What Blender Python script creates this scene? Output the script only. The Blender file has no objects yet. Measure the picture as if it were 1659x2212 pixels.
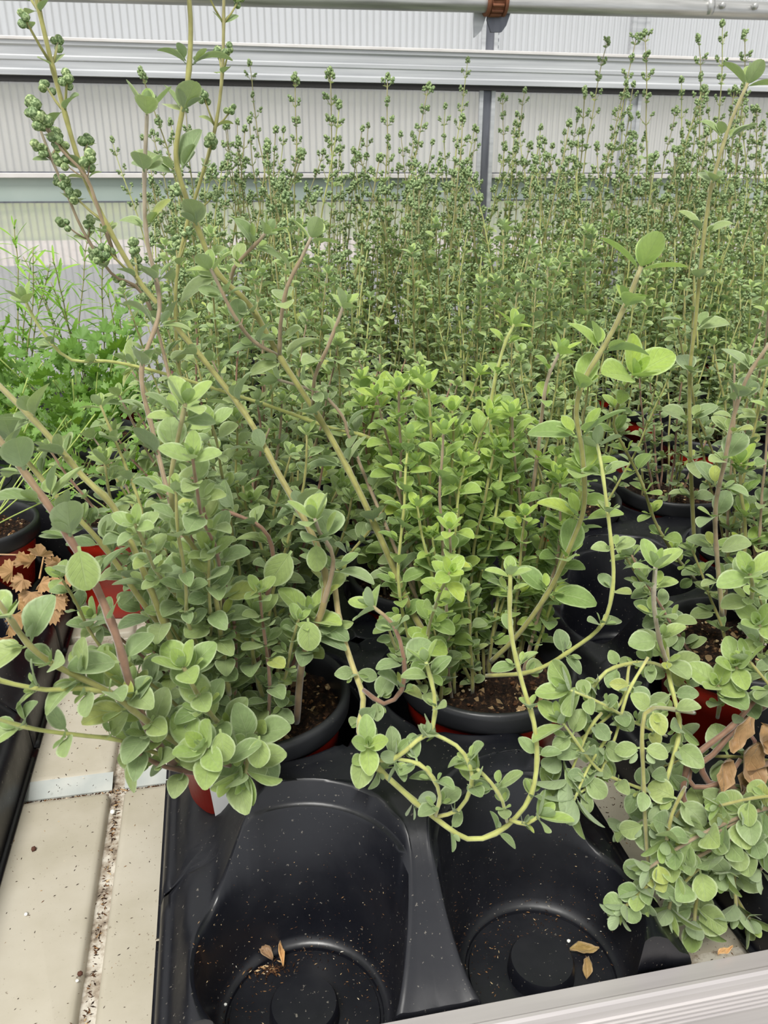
import bpy, bmesh, math, random
import numpy as np
from mathutils import Vector, Matrix
S = bpy.context.scene; C = S.collection
R = math.radians
# ------------------------------------------------------------------ camera, sky, light, exposure
W_, H_, FPX = 1659.0, 2212.0, 1780.0
PITCH, YAW, ROLL, CAM_Z = R(22.3), R(11.5), R(0.1), 0.42
fw = Vector((math.sin(YAW)*math.cos(PITCH), math.cos(YAW)*math.cos(PITCH), -math.sin(PITCH)))
r0 = Vector((math.cos(YAW), -math.sin(YAW), 0)); u0 = r0.cross(fw)
rt = r0*math.cos(ROLL)+u0*math.sin(ROLL); up_ = u0*math.cos(ROLL)-r0*math.sin(ROLL)
cd = bpy.data.cameras.new('camera'); cam = bpy.data.objects.new('camera', cd); C.objects.link(cam)
cam.matrix_world = Matrix(((rt.x, up_.x, -fw.x, 0), (rt.y, up_.y, -fw.y, 0), (rt.z, up_.z, -fw.z, CAM_Z), (0, 0, 0, 1)))
cd.sensor_fit = 'HORIZONTAL'; cd.sensor_width = 36; cd.lens = FPX/W_*36; cd.clip_start = .01; cd.clip_end = 300
cd.dof.use_dof = True; cd.dof.focus_distance = .62; cd.dof.aperture_fstop = 40
S.camera = cam
S.view_settings.view_transform = 'Standard'; S.view_settings.look = 'None'; S.view_settings.gamma = 1
S.view_settings.exposure = 0.45; S.view_settings.use_curve_mapping = False
wd = bpy.data.worlds.new('overcast_sky'); S.world = wd; wd.use_nodes = True
nt = wd.node_tree; bg = nt.nodes['Background']
tc = nt.nodes.new('ShaderNodeTexCoord'); sp = nt.nodes.new('ShaderNodeSeparateXYZ'); cr = nt.nodes.new('ShaderNodeValToRGB')
nt.links.new(tc.outputs['Generated'], sp.inputs[0]); nt.links.new(sp.outputs['Z'], cr.inputs[0]); nt.links.new(cr.outputs[0], bg.inputs[0])
cr.color_ramp.elements[0].position = .0; cr.color_ramp.elements[0].color = (.90, .93, .97, 1)
cr.color_ramp.elements[1].position = .7; cr.color_ramp.elements[1].color = (1, .985, .95, 1)
bg.inputs[1].default_value = .80
sd = bpy.data.lights.new('sun', 'SUN'); sd.energy = 2.6; sd.angle = R(22); sd.color = (1, .98, .93)
so = bpy.data.objects.new('sun', sd); so.rotation_euler = (R(28), R(-18), 0); C.objects.link(so)   # high soft sun through the cloud

def at(px, py, y):
    d = fw + rt*((px-W_/2)/FPX) - up_*((py-H_/2)/FPX)
    t = y/d.y
    return Vector((d.x*t, y, CAM_Z+d.z*t))

def on(px_, py_, z):
    d = fw + rt*((px_-W_/2)/FPX) - up_*((py_-H_/2)/FPX); t_ = (z-CAM_Z)/d.z; return Vector((d.x*t_, d.y*t_, z))

# ------------------------------------------------------------------ materials
def lin(c): return tuple((x/255/12.92 if x/255 <= .04045 else ((x/255+.055)/1.055)**2.4) for x in c)
def mat(name, col=(128,)*3, rough=.5, spec=.5, metal=0):
    m = bpy.data.materials.new(name); m.use_nodes = True
    b = m.node_tree.nodes['Principled BSDF']
    b.inputs['Base Color'].default_value = (*lin(col), 1); b.inputs['Roughness'].default_value = rough
    b.inputs['Specular IOR Level'].default_value = spec; b.inputs['Metallic'].default_value = metal
    return m, m.node_tree, b
def N(t, typ, **k):
    n = t.nodes.new(typ)
    for a, v in k.items():
        if a.startswith('i_'):
            n.inputs[int(a[2:]) if a[2:].isdigit() else a[2:].replace('_', ' ')].default_value = v
        else: setattr(n, a, v)
    return n
def L(t, a, b): t.links.new(a, b)
def ramp(t, inp, stops):
    n = t.nodes.new('ShaderNodeValToRGB'); e = n.color_ramp.elements
    while len(e) < len(stops): e.new(.5)
    for k, (p, c) in enumerate(stops): e[k].position = p; e[k].color = (*c, 1) if len(c) == 3 else c
    L(t, inp, n.inputs[0]); return n
def mix(t, fac, a, b, blend='MIX'):
    n = t.nodes.new('ShaderNodeMix'); n.data_type = 'RGBA'; n.blend_type = blend
    for s, v in ((n.inputs[0], fac), (n.inputs[6], a), (n.inputs[7], b)):
        if hasattr(v, 'links'): L(t, v, s)
        elif isinstance(v, (int, float)): s.default_value = v
        else: s.default_value = (*v, 1)
    return n.outputs[2]
def mth(t, op, a, b=None):
    n = t.nodes.new('ShaderNodeMath'); n.operation = op
    for s, v in zip(n.inputs, (a, b)):
        if v is None: continue
        if hasattr(v, 'links'): L(t, v, s)
        else: s.default_value = v
    return n.outputs[0]
def noise(t, scale, detail=4, coord='Object', rough=.5):
    c = N(t, 'ShaderNodeTexCoord'); n = N(t, 'ShaderNodeTexNoise'); n.inputs['Scale'].default_value = scale
    n.inputs['Detail'].default_value = detail; n.inputs['Roughness'].default_value = rough
    L(t, c.outputs[coord], n.inputs['Vector']); return n
def bump(t, b, h, s, d=.001):
    n = N(t, 'ShaderNodeBump'); n.inputs['Strength'].default_value = s; n.inputs['Distance'].default_value = d
    L(t, h, n.inputs['Height']); L(t, n.outputs[0], b.inputs['Normal'])

def leaf_material(name, old, young, under, edge, transl=.22, veins=True):
    m, t, b = mat(name, old, .5, .35)
    a = N(t, 'ShaderNodeVertexColor', layer_name='attr'); s = N(t, 'ShaderNodeSeparateColor'); L(t, a.outputs[0], s.inputs[0])
    c = mix(t, s.outputs[0], lin(old), lin(young))
    # leaf to leaf variation: duller, yellower, darker
    v = ramp(t, s.outputs[1], [(0, (.70, .76, .72)), (.3, (.92, .95, .98)), (.7, (1.1, 1.07, 1.0)), (.94, (1.2, 1.15, .95)), (1, (1.5, 1.25, .8))])
    c = mix(t, 1.0, c, v.outputs[0], 'MULTIPLY')
    if veins:
        uv = N(t, 'ShaderNodeUVMap'); q = N(t, 'ShaderNodeSeparateXYZ'); L(t, uv.outputs[0], q.inputs[0])
        au = mth(t, 'ABSOLUTE', mth(t, 'SUBTRACT', q.outputs[0], .5))
        e1 = ramp(t, au, [(.40, (0, 0, 0)), (.47, (1, 1, 1))]); c = mix(t, mth(t, 'MULTIPLY', e1.outputs[0], .5), c, lin(edge))
        mid = ramp(t, au, [(.008, (1, 1, 1)), (.03, (0, 0, 0))])
        ph = mth(t, 'SUBTRACT', mth(t, 'MULTIPLY', q.outputs[1], 34.0), mth(t, 'MULTIPLY', au, 30.0))
        sv = ramp(t, mth(t, 'SINE', ph), [(.86, (0, 0, 0)), (.99, (1, 1, 1))])
        vv = mth(t, 'MAXIMUM', mid.outputs[0], mth(t, 'MULTIPLY', sv.outputs[0], .5))
        c = mix(t, mth(t, 'MULTIPLY', vv, .35), c, mix(t, .5, lin(edge), lin(young)))
        bump(t, b, mth(t, 'MULTIPLY', vv, -1.0), .5, .0006)
    n = noise(t, 420, 3); c = mix(t, .22, c, ramp(t, n.outputs[0], [(.35, (.5, .5, .5)), (.7, (1.25, 1.25, 1.25))]).outputs[0], 'MULTIPLY')
    g = N(t, 'ShaderNodeNewGeometry'); c2 = mix(t, g.outputs['Backfacing'], c, mix(t, .65, c, lin(under)))
    L(t, c2, b.inputs['Base Color'])
    b.inputs['Sheen Weight'].default_value = .2; b.inputs['Sheen Roughness'].default_value = .5
    tr = N(t, 'ShaderNodeBsdfTranslucent'); tcol = mix(t, 1.0, c, (1.08, 1.18, .62), 'MULTIPLY'); L(t, tcol, tr.inputs[0])
    ms = N(t, 'ShaderNodeMixShader'); ms.inputs[0].default_value = transl
    L(t, b.outputs[0], ms.inputs[1]); L(t, tr.outputs[0], ms.inputs[2]); L(t, ms.outputs[0], t.nodes['Material Output'].inputs[0])
    return m
M = {}
M['leaf'] = leaf_material('marjoram_leaf', (137, 155, 110), (154, 178, 98), (148, 163, 136), (200, 212, 176))
M['leaf_lime'] = leaf_material('marjoram_leaf_bright', (130, 156, 92), (164, 190, 86), (150, 174, 126), (202, 222, 166), .28)
M['leaf_small'] = leaf_material('marjoram_leaf_small', (147, 167, 122), (160, 184, 112), (168, 186, 158), (206, 220, 184), .24)
M['parsley'] = leaf_material('parsley_leaf', (108, 150, 62), (154, 190, 82), (120, 160, 80), (150, 190, 80), .35, False)
M['tarragon'] = leaf_material('narrow_leaf', (110, 160, 62), (160, 205, 80), (130, 165, 90), (160, 195, 110), .35)
M['dry_tan'] = leaf_material('dry_leaf_tan', (214, 172, 120), (190, 150, 70), (200, 160, 120), (225, 190, 150), .25, False)
M['dry_brown'] = leaf_material('dry_leaf_brown', (150, 118, 88), (182, 150, 92), (140, 110, 85), (190, 160, 125), .2)

def stem_material(name, red, mid, tip):
    m, t, b = mat(name, mid, .55, .3)
    a = N(t, 'ShaderNodeVertexColor', layer_name='attr'); s = N(t, 'ShaderNodeSeparateColor'); L(t, a.outputs[0], s.inputs[0])
    c = ramp(t, s.outputs[0], [(0, lin(red)), (.3, lin(mid)), (.75, lin(mid)), (1, lin(tip))]).outputs[0]
    n = noise(t, 160, 3); c = mix(t, .45, c, ramp(t, n.outputs[0], [(.3, (.55, .5, .45)), (.7, (1.3, 1.3, 1.3))]).outputs[0], 'MULTIPLY')
    L(t, c, b.inputs['Base Color']); b.inputs['Sheen Weight'].default_value = .4
    return m
M['stem'] = stem_material('stem_green', (122, 96, 70), (142, 140, 80), (156, 148, 112))
M['stem_red'] = stem_material('stem_reddish', (108, 74, 60), (130, 100, 80), (152, 150, 102))
M['stem_yellow'] = stem_material('stem_yellow_green', (176, 156, 112), (170, 174, 100), (166, 176, 112))
M['stem_purple'] = stem_material('stem_purplish', (150, 146, 88), (142, 124, 98), (160, 154, 136))
M['stem_parsley'] = stem_material('stem_parsley', (160, 180, 90), (150, 185, 80), (130, 175, 70))
m, t, b = mat('flower_bud', (120, 150, 98), .6, .3); M['bud'] = m
a = N(t, 'ShaderNodeVertexColor', layer_name='attr'); s = N(t, 'ShaderNodeSeparateColor'); L(t, a.outputs[0], s.inputs[0])
n = noise(t, 700, 2)
c = mix(t, ramp(t, n.outputs[0], [(.45, (0, 0, 0)), (.62, (1, 1, 1))]).outputs[0], lin((94, 116, 74)), lin((166, 184, 138)))
L(t, mix(t, 1.0, c, ramp(t, s.outputs[1], [(0, (.8, .85, .8)), (1, (1.15, 1.1, 1.0))]).outputs[0], 'MULTIPLY'), b.inputs['Base Color'])

def speck(name, base, hi, scale, thr, rough, spec, col2=None, bmp=.2):
    """plastic with pale dust specks and smudges"""
    m, t, b = mat(name, base, rough, spec)
    n1 = noise(t, scale, 2, rough=.7); s1 = ramp(t, n1.outputs[0], [(thr, (0, 0, 0)), (thr+.03, (1, 1, 1))])
    n2 = noise(t, 14, 5, rough=.65); s2 = ramp(t, n2.outputs[0], [(.42, (0, 0, 0)), (.75, (1, 1, 1))])
    c = mix(t, mth(t, 'MULTIPLY', s2.outputs[0], .30), lin(base), lin(col2 or hi))
    c = mix(t, mth(t, 'MULTIPLY', s1.outputs[0], .6), c, lin(hi)); L(t, c, b.inputs['Base Color'])
    r = ramp(t, n2.outputs[0], [(.3, (rough-.1,)*3), (.7, (rough+.2,)*3)]); L(t, r.outputs[0], b.inputs['Roughness'])
    bump(t, b, noise(t, 60, 3).outputs[0], bmp, .001)
    return m
M['tray'] = speck('black_tray_plastic', (17, 18, 24), (128, 122, 112), 420, .685, .33, .5, (40, 40, 45))
M['rim'] = speck('black_pot_rim', (34, 35, 38), (90, 88, 84), 400, .72, .4, .5, (55, 56, 60))
M['red'] = speck('red_pot_plastic', (158, 34, 18), (190, 110, 90), 300, .74, .28, .5, (138, 28, 16), .05)
M['white_tag'] = mat('white_label', (228, 228, 226), .45)[0]
# bench: cream moulded panel with dirt that lies in patches
m, t, b = mat('cream_bench_panel', (196, 190, 174), .42, .4); M['bench'] = m
n1 = noise(t, 9, 6, rough=.6); c = ramp(t, n1.outputs[0], [(.3, lin((162, 155, 136))), (.5, lin((178, 171, 155))), (.7, lin((189, 183, 169)))]).outputs[0]
n2 = noise(t, 330, 2, rough=.8); n3 = noise(t, 22, 4)
k = mth(t, 'MULTIPLY', ramp(t, n2.outputs[0], [(.66, (0, 0, 0)), (.70, (1, 1, 1))]).outputs[0], ramp(t, n3.outputs[0], [(.42, (.15,)*3), (.6, (1, 1, 1))]).outputs[0])
L(t, mix(t, mth(t, 'MULTIPLY', k, .75), c, lin((96, 78, 60))), b.inputs['Base Color'])
m, t, b = mat('bench_groove', (176, 170, 156), .5, .4); M['groove'] = m
n1 = noise(t, 90, 5, rough=.7)
L(t, ramp(t, n1.outputs[0], [(.40, lin((196, 190, 178))), (.55, lin((150, 138, 122))), (.68, lin((62, 46, 36)))]).outputs[0], b.inputs['Base Color'])
# soil
m, t, b = mat('potting_soil', (40, 28, 20), .85, .2); M['soil'] = m
n1 = noise(t, 240, 6, rough=.75); vo = N(t, 'ShaderNodeTexVoronoi'); vo.inputs['Scale'].default_value = 260
L(t, N(t, 'ShaderNodeTexCoord').outputs['Object'], vo.inputs['Vector'])
c = ramp(t, n1.outputs[0], [(.40, lin((24, 18, 15))), (.54, lin((54, 38, 28))), (.63, lin((110, 80, 54))), (.74, lin((190, 160, 116)))]).outputs[0]
s2 = N(t, 'ShaderNodeSeparateColor'); L(t, vo.outputs['Color'], s2.inputs[0])
L(t, mix(t, ramp(t, s2.outputs[0], [(.93, (0, 0, 0)), (.96, (1, 1, 1))]).outputs[0], c, lin((190, 160, 118))), b.inputs['Base Color'])
bump(t, b, n1.outputs[0], 1, .004)
m, t, b = mat('soil_granule', (120, 88, 58), .8, .2); M['granule'] = m
oi = N(t, 'ShaderNodeVertexColor', layer_name='attr'); s = N(t, 'ShaderNodeSeparateColor'); L(t, oi.outputs[0], s.inputs[0])
L(t, ramp(t, s.outputs[1], [(0, lin((40, 26, 18))), (.4, lin((92, 62, 40))), (.7, lin((150, 112, 72))), (.93, lin((206, 182, 140))), (1, lin((238, 234, 222)))]).outputs[0], b.inputs['Base Color'])
M['perlite'] = mat('perlite', (240, 240, 234), .7)[0]
M['crumb'] = mat('bark_crumb', (84, 52, 40), .9)[0]
# metals
def metal(name, c1, c2, rough, met, stretch=(1, 1, 1), sc=20):
    m, t, b = mat(name, c1, rough, .5, met)
    c = N(t, 'ShaderNodeTexCoord'); mp = N(t, 'ShaderNodeMapping'); mp.inputs['Scale'].default_value = stretch
    n = N(t, 'ShaderNodeTexNoise'); n.inputs['Scale'].default_value = sc; n.inputs['Detail'].default_value = 5
    L(t, c.outputs['Object'], mp.inputs[0]); L(t, mp.outputs[0], n.inputs['Vector'])
    L(t, ramp(t, n.outputs[0], [(.3, lin(c1)), (.7, lin(c2))]).outputs[0], b.inputs['Base Color']); return m
M['alu'] = metal('worn_aluminium', (176, 171, 171), (194, 189, 188), .38, .35, (.3, 6, 6))
M['girder'] = metal('galvanised_girder', (168, 170, 174), (196, 198, 200), .45, .15, (.5, 4, 14), 9)
M['girder_lip'] = metal('pale_girder_lip', (206, 202, 200), (222, 218, 216), .5, .1)
M['dark_gap'] = mat('black_gasket', (34, 32, 31), .7)[0]
M['lip'] = metal('worn_step', (158, 164, 162), (186, 188, 182), .5, .05, (1, 1, 1), 40)
M['post'] = metal('dark_steel', (94, 96, 104), (122, 124, 132), .45, .5, (3, 3, .5))
M['rust'] = metal('rusty_steel', (94, 56, 40), (132, 84, 58), .8, .1)
M['pipe'] = metal('galvanised_pipe', (150, 150, 148), (192, 192, 190), .35, .6, (.3, 4, 4), 30)
M['plinth'] = metal('grey_green_sheet', (158, 172, 165), (174, 186, 179), .6, .1, (1, 1, 1), 6)
M['rust_spot'] = mat('rust_spot', (176, 92, 52), .9)[0]
# fluted polycarbonate: milky, with upright ribs
m, t, b = mat('fluted_polycarbonate', (232, 234, 236), .35, .4); M['poly'] = m
c = N(t, 'ShaderNodeTexCoord'); q = N(t, 'ShaderNodeSeparateXYZ'); L(t, c.outputs['Object'], q.inputs[0])
wv = mth(t, 'SINE', mth(t, 'MULTIPLY', q.outputs[0], 2*math.pi/.0135))
rib = ramp(t, mth(t, 'MULTIPLY', mth(t, 'ADD', wv, 1.0), .5), [(.0, (0, 0, 0)), (.80, (.12, .12, .12)), (.96, (1, 1, 1))])
n = noise(t, 7, 4); tl = N(t, 'ShaderNodeBsdfTranslucent'); tl.inputs[0].default_value = (.90, .90, .92, 1)
L(t, mix(t, mth(t, 'MULTIPLY', rib.outputs[0], .6), (.86, .86, .88), (.46, .47, .47)), tl.inputs[0])
tp = N(t, 'ShaderNodeBsdfTransparent'); tp.inputs[0].default_value = (.94, .95, .95, 1)
m1 = N(t, 'ShaderNodeMixShader'); m2 = N(t, 'ShaderNodeMixShader')
L(t, mth(t, 'SUBTRACT', mth(t, 'ADD', .44, mth(t, 'MULTIPLY', rib.outputs[0], .25)), mth(t, 'MULTIPLY', n.outputs[0], .12)), m1.inputs[0]); L(t, tp.outputs[0], m1.inputs[1]); L(t, tl.outputs[0], m1.inputs[2])
m2.inputs[0].default_value = .12; L(t, m1.outputs[0], m2.inputs[1]); L(t, b.outputs[0], m2.inputs[2]); L(t, m2.outputs[0], t.nodes['Material Output'].inputs[0])
bump(t, b, rib.outputs[0], .6, .002)
def two(name, c1, c2, sc, rough=.9):
    m, t, b = mat(name, c1, rough, .2); n = noise(t, sc, 5)
    L(t, ramp(t, n.outputs[0], [(.35, lin(c1)), (.65, lin(c2))]).outputs[0], b.inputs['Base Color']); return m
M['concrete'] = two('concrete', (150, 148, 142), (172, 170, 164), 4)
M['asphalt'] = two('asphalt', (96, 94, 98), (112, 110, 112), 3)
M['gravel'] = two('pink_gravel', (222, 200, 188), (238, 222, 212), 2)
M['grass'] = two('grass', (132, 150, 66), (168, 178, 96), .4)
M['hedge'] = two('tree_foliage', (52, 84, 46), (96, 128, 76), .8)
M['pale_wall'] = two('pale_siding', (196, 186, 186), (214, 206, 206), .3)

# ------------------------------------------------------------------ object helpers
rng = random.Random(11)
def tag(o, label=None, cat=None, group=None, kind=None):
    for k, v in (('label', label), ('category', cat), ('group', group), ('kind', kind)):
        if v: o[k] = v
    return o
def empty(name, loc, label, cat, group=None, rz=0):
    o = bpy.data.objects.new(name, None); C.objects.link(o); o.location = loc; o.rotation_euler.z = rz
    o.empty_display_size = .02
    return tag(o, label, cat, group)
def link(name, me, parent=None):
    o = bpy.data.objects.new(name, me); C.objects.link(o)
    if parent: o.parent = parent
    return o
class MB:
    def __init__(s): s.v = []; s.f = []; s.uv = []; s.at = []; s.n = 0; s.mi = []
    def add(s, v, f, uv=None, at=(0, .5, 0), mi=0):
        v = np.asarray(v, float); s.v.append(v); s.f += [tuple(int(i)+s.n for i in q) for q in f]; s.mi += [mi]*len(f)
        s.uv.append(np.asarray(uv, float) if uv is not None else np.tile([.5, .5], (len(v), 1)))
        at = np.asarray(at, float); s.at.append(np.tile(at, (len(v), 1)) if at.ndim == 1 else at); s.n += len(v)
    def mesh(s, name, mats, smooth=True):
        me = bpy.data.meshes.new(name)
        if not s.n: return None
        V = np.concatenate(s.v); me.from_pydata(V.tolist(), [], s.f)
        for m in (mats if isinstance(mats, (list, tuple)) else [mats]): me.materials.append(m)
        if len(set(s.mi)) > 1: me.polygons.foreach_set('material_index', s.mi)
        a = me.color_attributes.new('attr', 'FLOAT_COLOR', 'POINT')
        A = np.ones((s.n, 4), np.float32); A[:, :3] = np.concatenate(s.at); a.data.foreach_set('color', A.ravel())
        UV = np.concatenate(s.uv); li = np.empty(len(me.loops), np.int32); me.loops.foreach_get('vertex_index', li)
        me.uv_layers.new(name='uv').data.foreach_set('uv', UV[li].astype(np.float32).ravel())
        if smooth: me.polygons.foreach_set('use_smooth', [True]*len(me.polygons))
        me.update(); return me
def box(mb, x0, x1, y0, y1, z0, z1, mi=0):
    v = [(x, y, z) for x in (x0, x1) for y in (y0, y1) for z in (z0, z1)]
    mb.add(v, [(0, 1, 3, 2), (4, 6, 7, 5), (0, 4, 5, 1), (2, 3, 7, 6), (0, 2, 6, 4), (1, 5, 7, 3)], mi=mi)
def bev(o, w=.001, seg=2):
    m = o.modifiers.new('bevel', 'BEVEL'); m.width = w; m.segments = seg; m.limit_method = 'ANGLE'; return o
def lathe(mb, prof, cx=0, cy=0, n=64, cap=False, mi=0):
    v = [(cx+r*math.cos(2*math.pi*k/n), cy+r*math.sin(2*math.pi*k/n), z) for r, z in prof for k in range(n)]
    f = [(i*n+k, i*n+(k+1) % n, (i+1)*n+(k+1) % n, (i+1)*n+k) for i in range(len(prof)-1) for k in range(n)]
    if cap: f.append(tuple((len(prof)-1)*n+k for k in range(n)))
    mb.add(v, f, mi=mi)
def tube(mb, P, rad, n=8, at=None, mi=0, caps=True):
    P = [Vector(p) for p in P]; m = len(P); T = [(P[min(i+1, m-1)]-P[max(i-1, 0)]).normalized() for i in range(m)]
    u = T[0].orthogonal().normalized(); V = []; A = []
    for i in range(m):
        u = (u-T[i]*u.dot(T[i])).normalized(); w = T[i].cross(u); r = rad[i] if hasattr(rad, '__len__') else rad
        for k in range(n):
            a = 2*math.pi*k/n; V.append(P[i]+(u*math.cos(a)+w*math.sin(a))*r); A.append(at[i] if at is not None else (0, .5, 0))
    f = [(i*n+k, i*n+(k+1) % n, (i+1)*n+(k+1) % n, (i+1)*n+k) for i in range(m-1) for k in range(n)]
    if caps: f += [tuple(range(n-1, -1, -1)), tuple((m-1)*n+k for k in range(n))]
    mb.add([tuple(q) for q in V], f, at=A, mi=mi)

# ------------------------------------------------------------------ herb builder
def leaf_template(na, nc):
    ts = .5-.5*np.cos(np.pi*np.linspace(0, 1, na)); ts = .5*ts+.5*np.linspace(0, 1, na); cs = np.linspace(-1, 1, nc); P = []; UV = []
    for t_ in ts:
        w = .05 if t_ < .01 else max(.05, math.sin(math.pi*min(1, t_)**.95)**.54)*(1-.12*(1-t_)**3)
        if t_ > .995: w = .16
        for c_ in cs: P.append((c_*w*.5, t_, c_)); UV.append((c_*.5+.5, t_))
    f = [(i*nc+j, i*nc+j+1, (i+1)*nc+j+1, (i+1)*nc+j) for i in range(na-1) for j in range(nc-1)]
    return np.array(P), f, np.array(UV)
T_HI, T_MID, T_LO = leaf_template(9, 7), leaf_template(7, 5), leaf_template(5, 3)
def add_leaf(mb, p, d, nrm, ln, wid, tpl, young, rnd, fold=.25, droop=.25, pet=.16, twist=0):
    """p base, d direction, nrm upper side; a short petiole and a cupped ovate blade"""
    d = d.normalized(); n = (nrm-d*nrm.dot(d))
    n = n.normalized() if n.length > 1e-5 else d.orthogonal().normalized()
    s = d.cross(n)
    if twist: q = Matrix.Rotation(twist, 3, d); n = q @ n; s = q @ s
    P, f, UV = tpl
    x = P[:, 0]*wid*ln; t_ = P[:, 1]; y = (pet+t_*(1-pet))*ln
    z = fold*np.abs(x) - droop*ln*t_*t_ + .12*ln*t_
    V = np.array(p)[None, :]+x[:, None]*np.array(s)[None, :]+y[:, None]*np.array(d)[None, :]+z[:, None]*np.array(n)[None, :]
    mb.add(V, f, UV, (young, rnd, 0))
    # petiole strip (two crossed quads wide enough to read)
    k = len(P); w = ln*.035
    a0 = Vector(p); a1 = Vector(p)+d*(pet*ln*1.05)
    mb.add([tuple(a0-s*w), tuple(a0+s*w), tuple(a1+s*w), tuple(a1-s*w), tuple(a0-n*w), tuple(a1-n*w*.5)], [(0, 1, 2, 3), (0, 4, 5, 3), (1, 2, 5, 4)], None, (young*.5+.3, rnd, 0))
def _ico(k=1):
    bm = bmesh.new(); bmesh.ops.create_icosphere(bm, subdivisions=k, radius=1)
    v = np.array([q.co[:] for q in bm.verts]); f = [tuple(w.index for w in q.verts) for q in bm.faces]; bm.free(); return v, f
ICO = _ico(); ICO2 = _ico(2)
def bud_cluster(mb, p, ax, r, rg, n=7, I=None):
    I = I or ICO
    ax = ax.normalized(); u = ax.orthogonal().normalized(); w = ax.cross(u)
    for k in range(n):
        a = k*2.4+rg.random(); h = (k/n-.3)*r*2.6; rr = r*(.95 if k < n-2 else .35)
        c = Vector(p)+ax*h+(u*math.cos(a)+w*math.sin(a))*rr*.8
        s_ = r*rg.uniform(.62, .85)
        q = I[0]*s_; q = q*(1+.10*np.sin(np.arctan2(I[0][:, [1]], I[0][:, [0]])*4))
        mb.add(q+np.array(c), I[1], None, (.5, rg.random(), 0))
def catmull(pts, step):
    P = [Vector(p) for p in pts]
    if len(P) == 2: P = [P[0], (P[0]+P[1])/2, P[1]]
    Q = [P[0]*2-P[1]]+P+[P[-1]*2-P[-2]]; out = []
    for i in range(1, len(Q)-2):
        a, b_, c_, d_ = Q[i-1:i+3]; n = max(2, int((c_-b_).length/step))
        for k in range(n):
            u = k/n
            out.append(.5*((2*b_)+(c_-a)*u+(2*a-5*b_+4*c_-d_)*u*u+(3*b_-a-3*c_+d_)*u**3))
    out.append(P[-1]); return out
class BudList(list):
    n = 1
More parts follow.
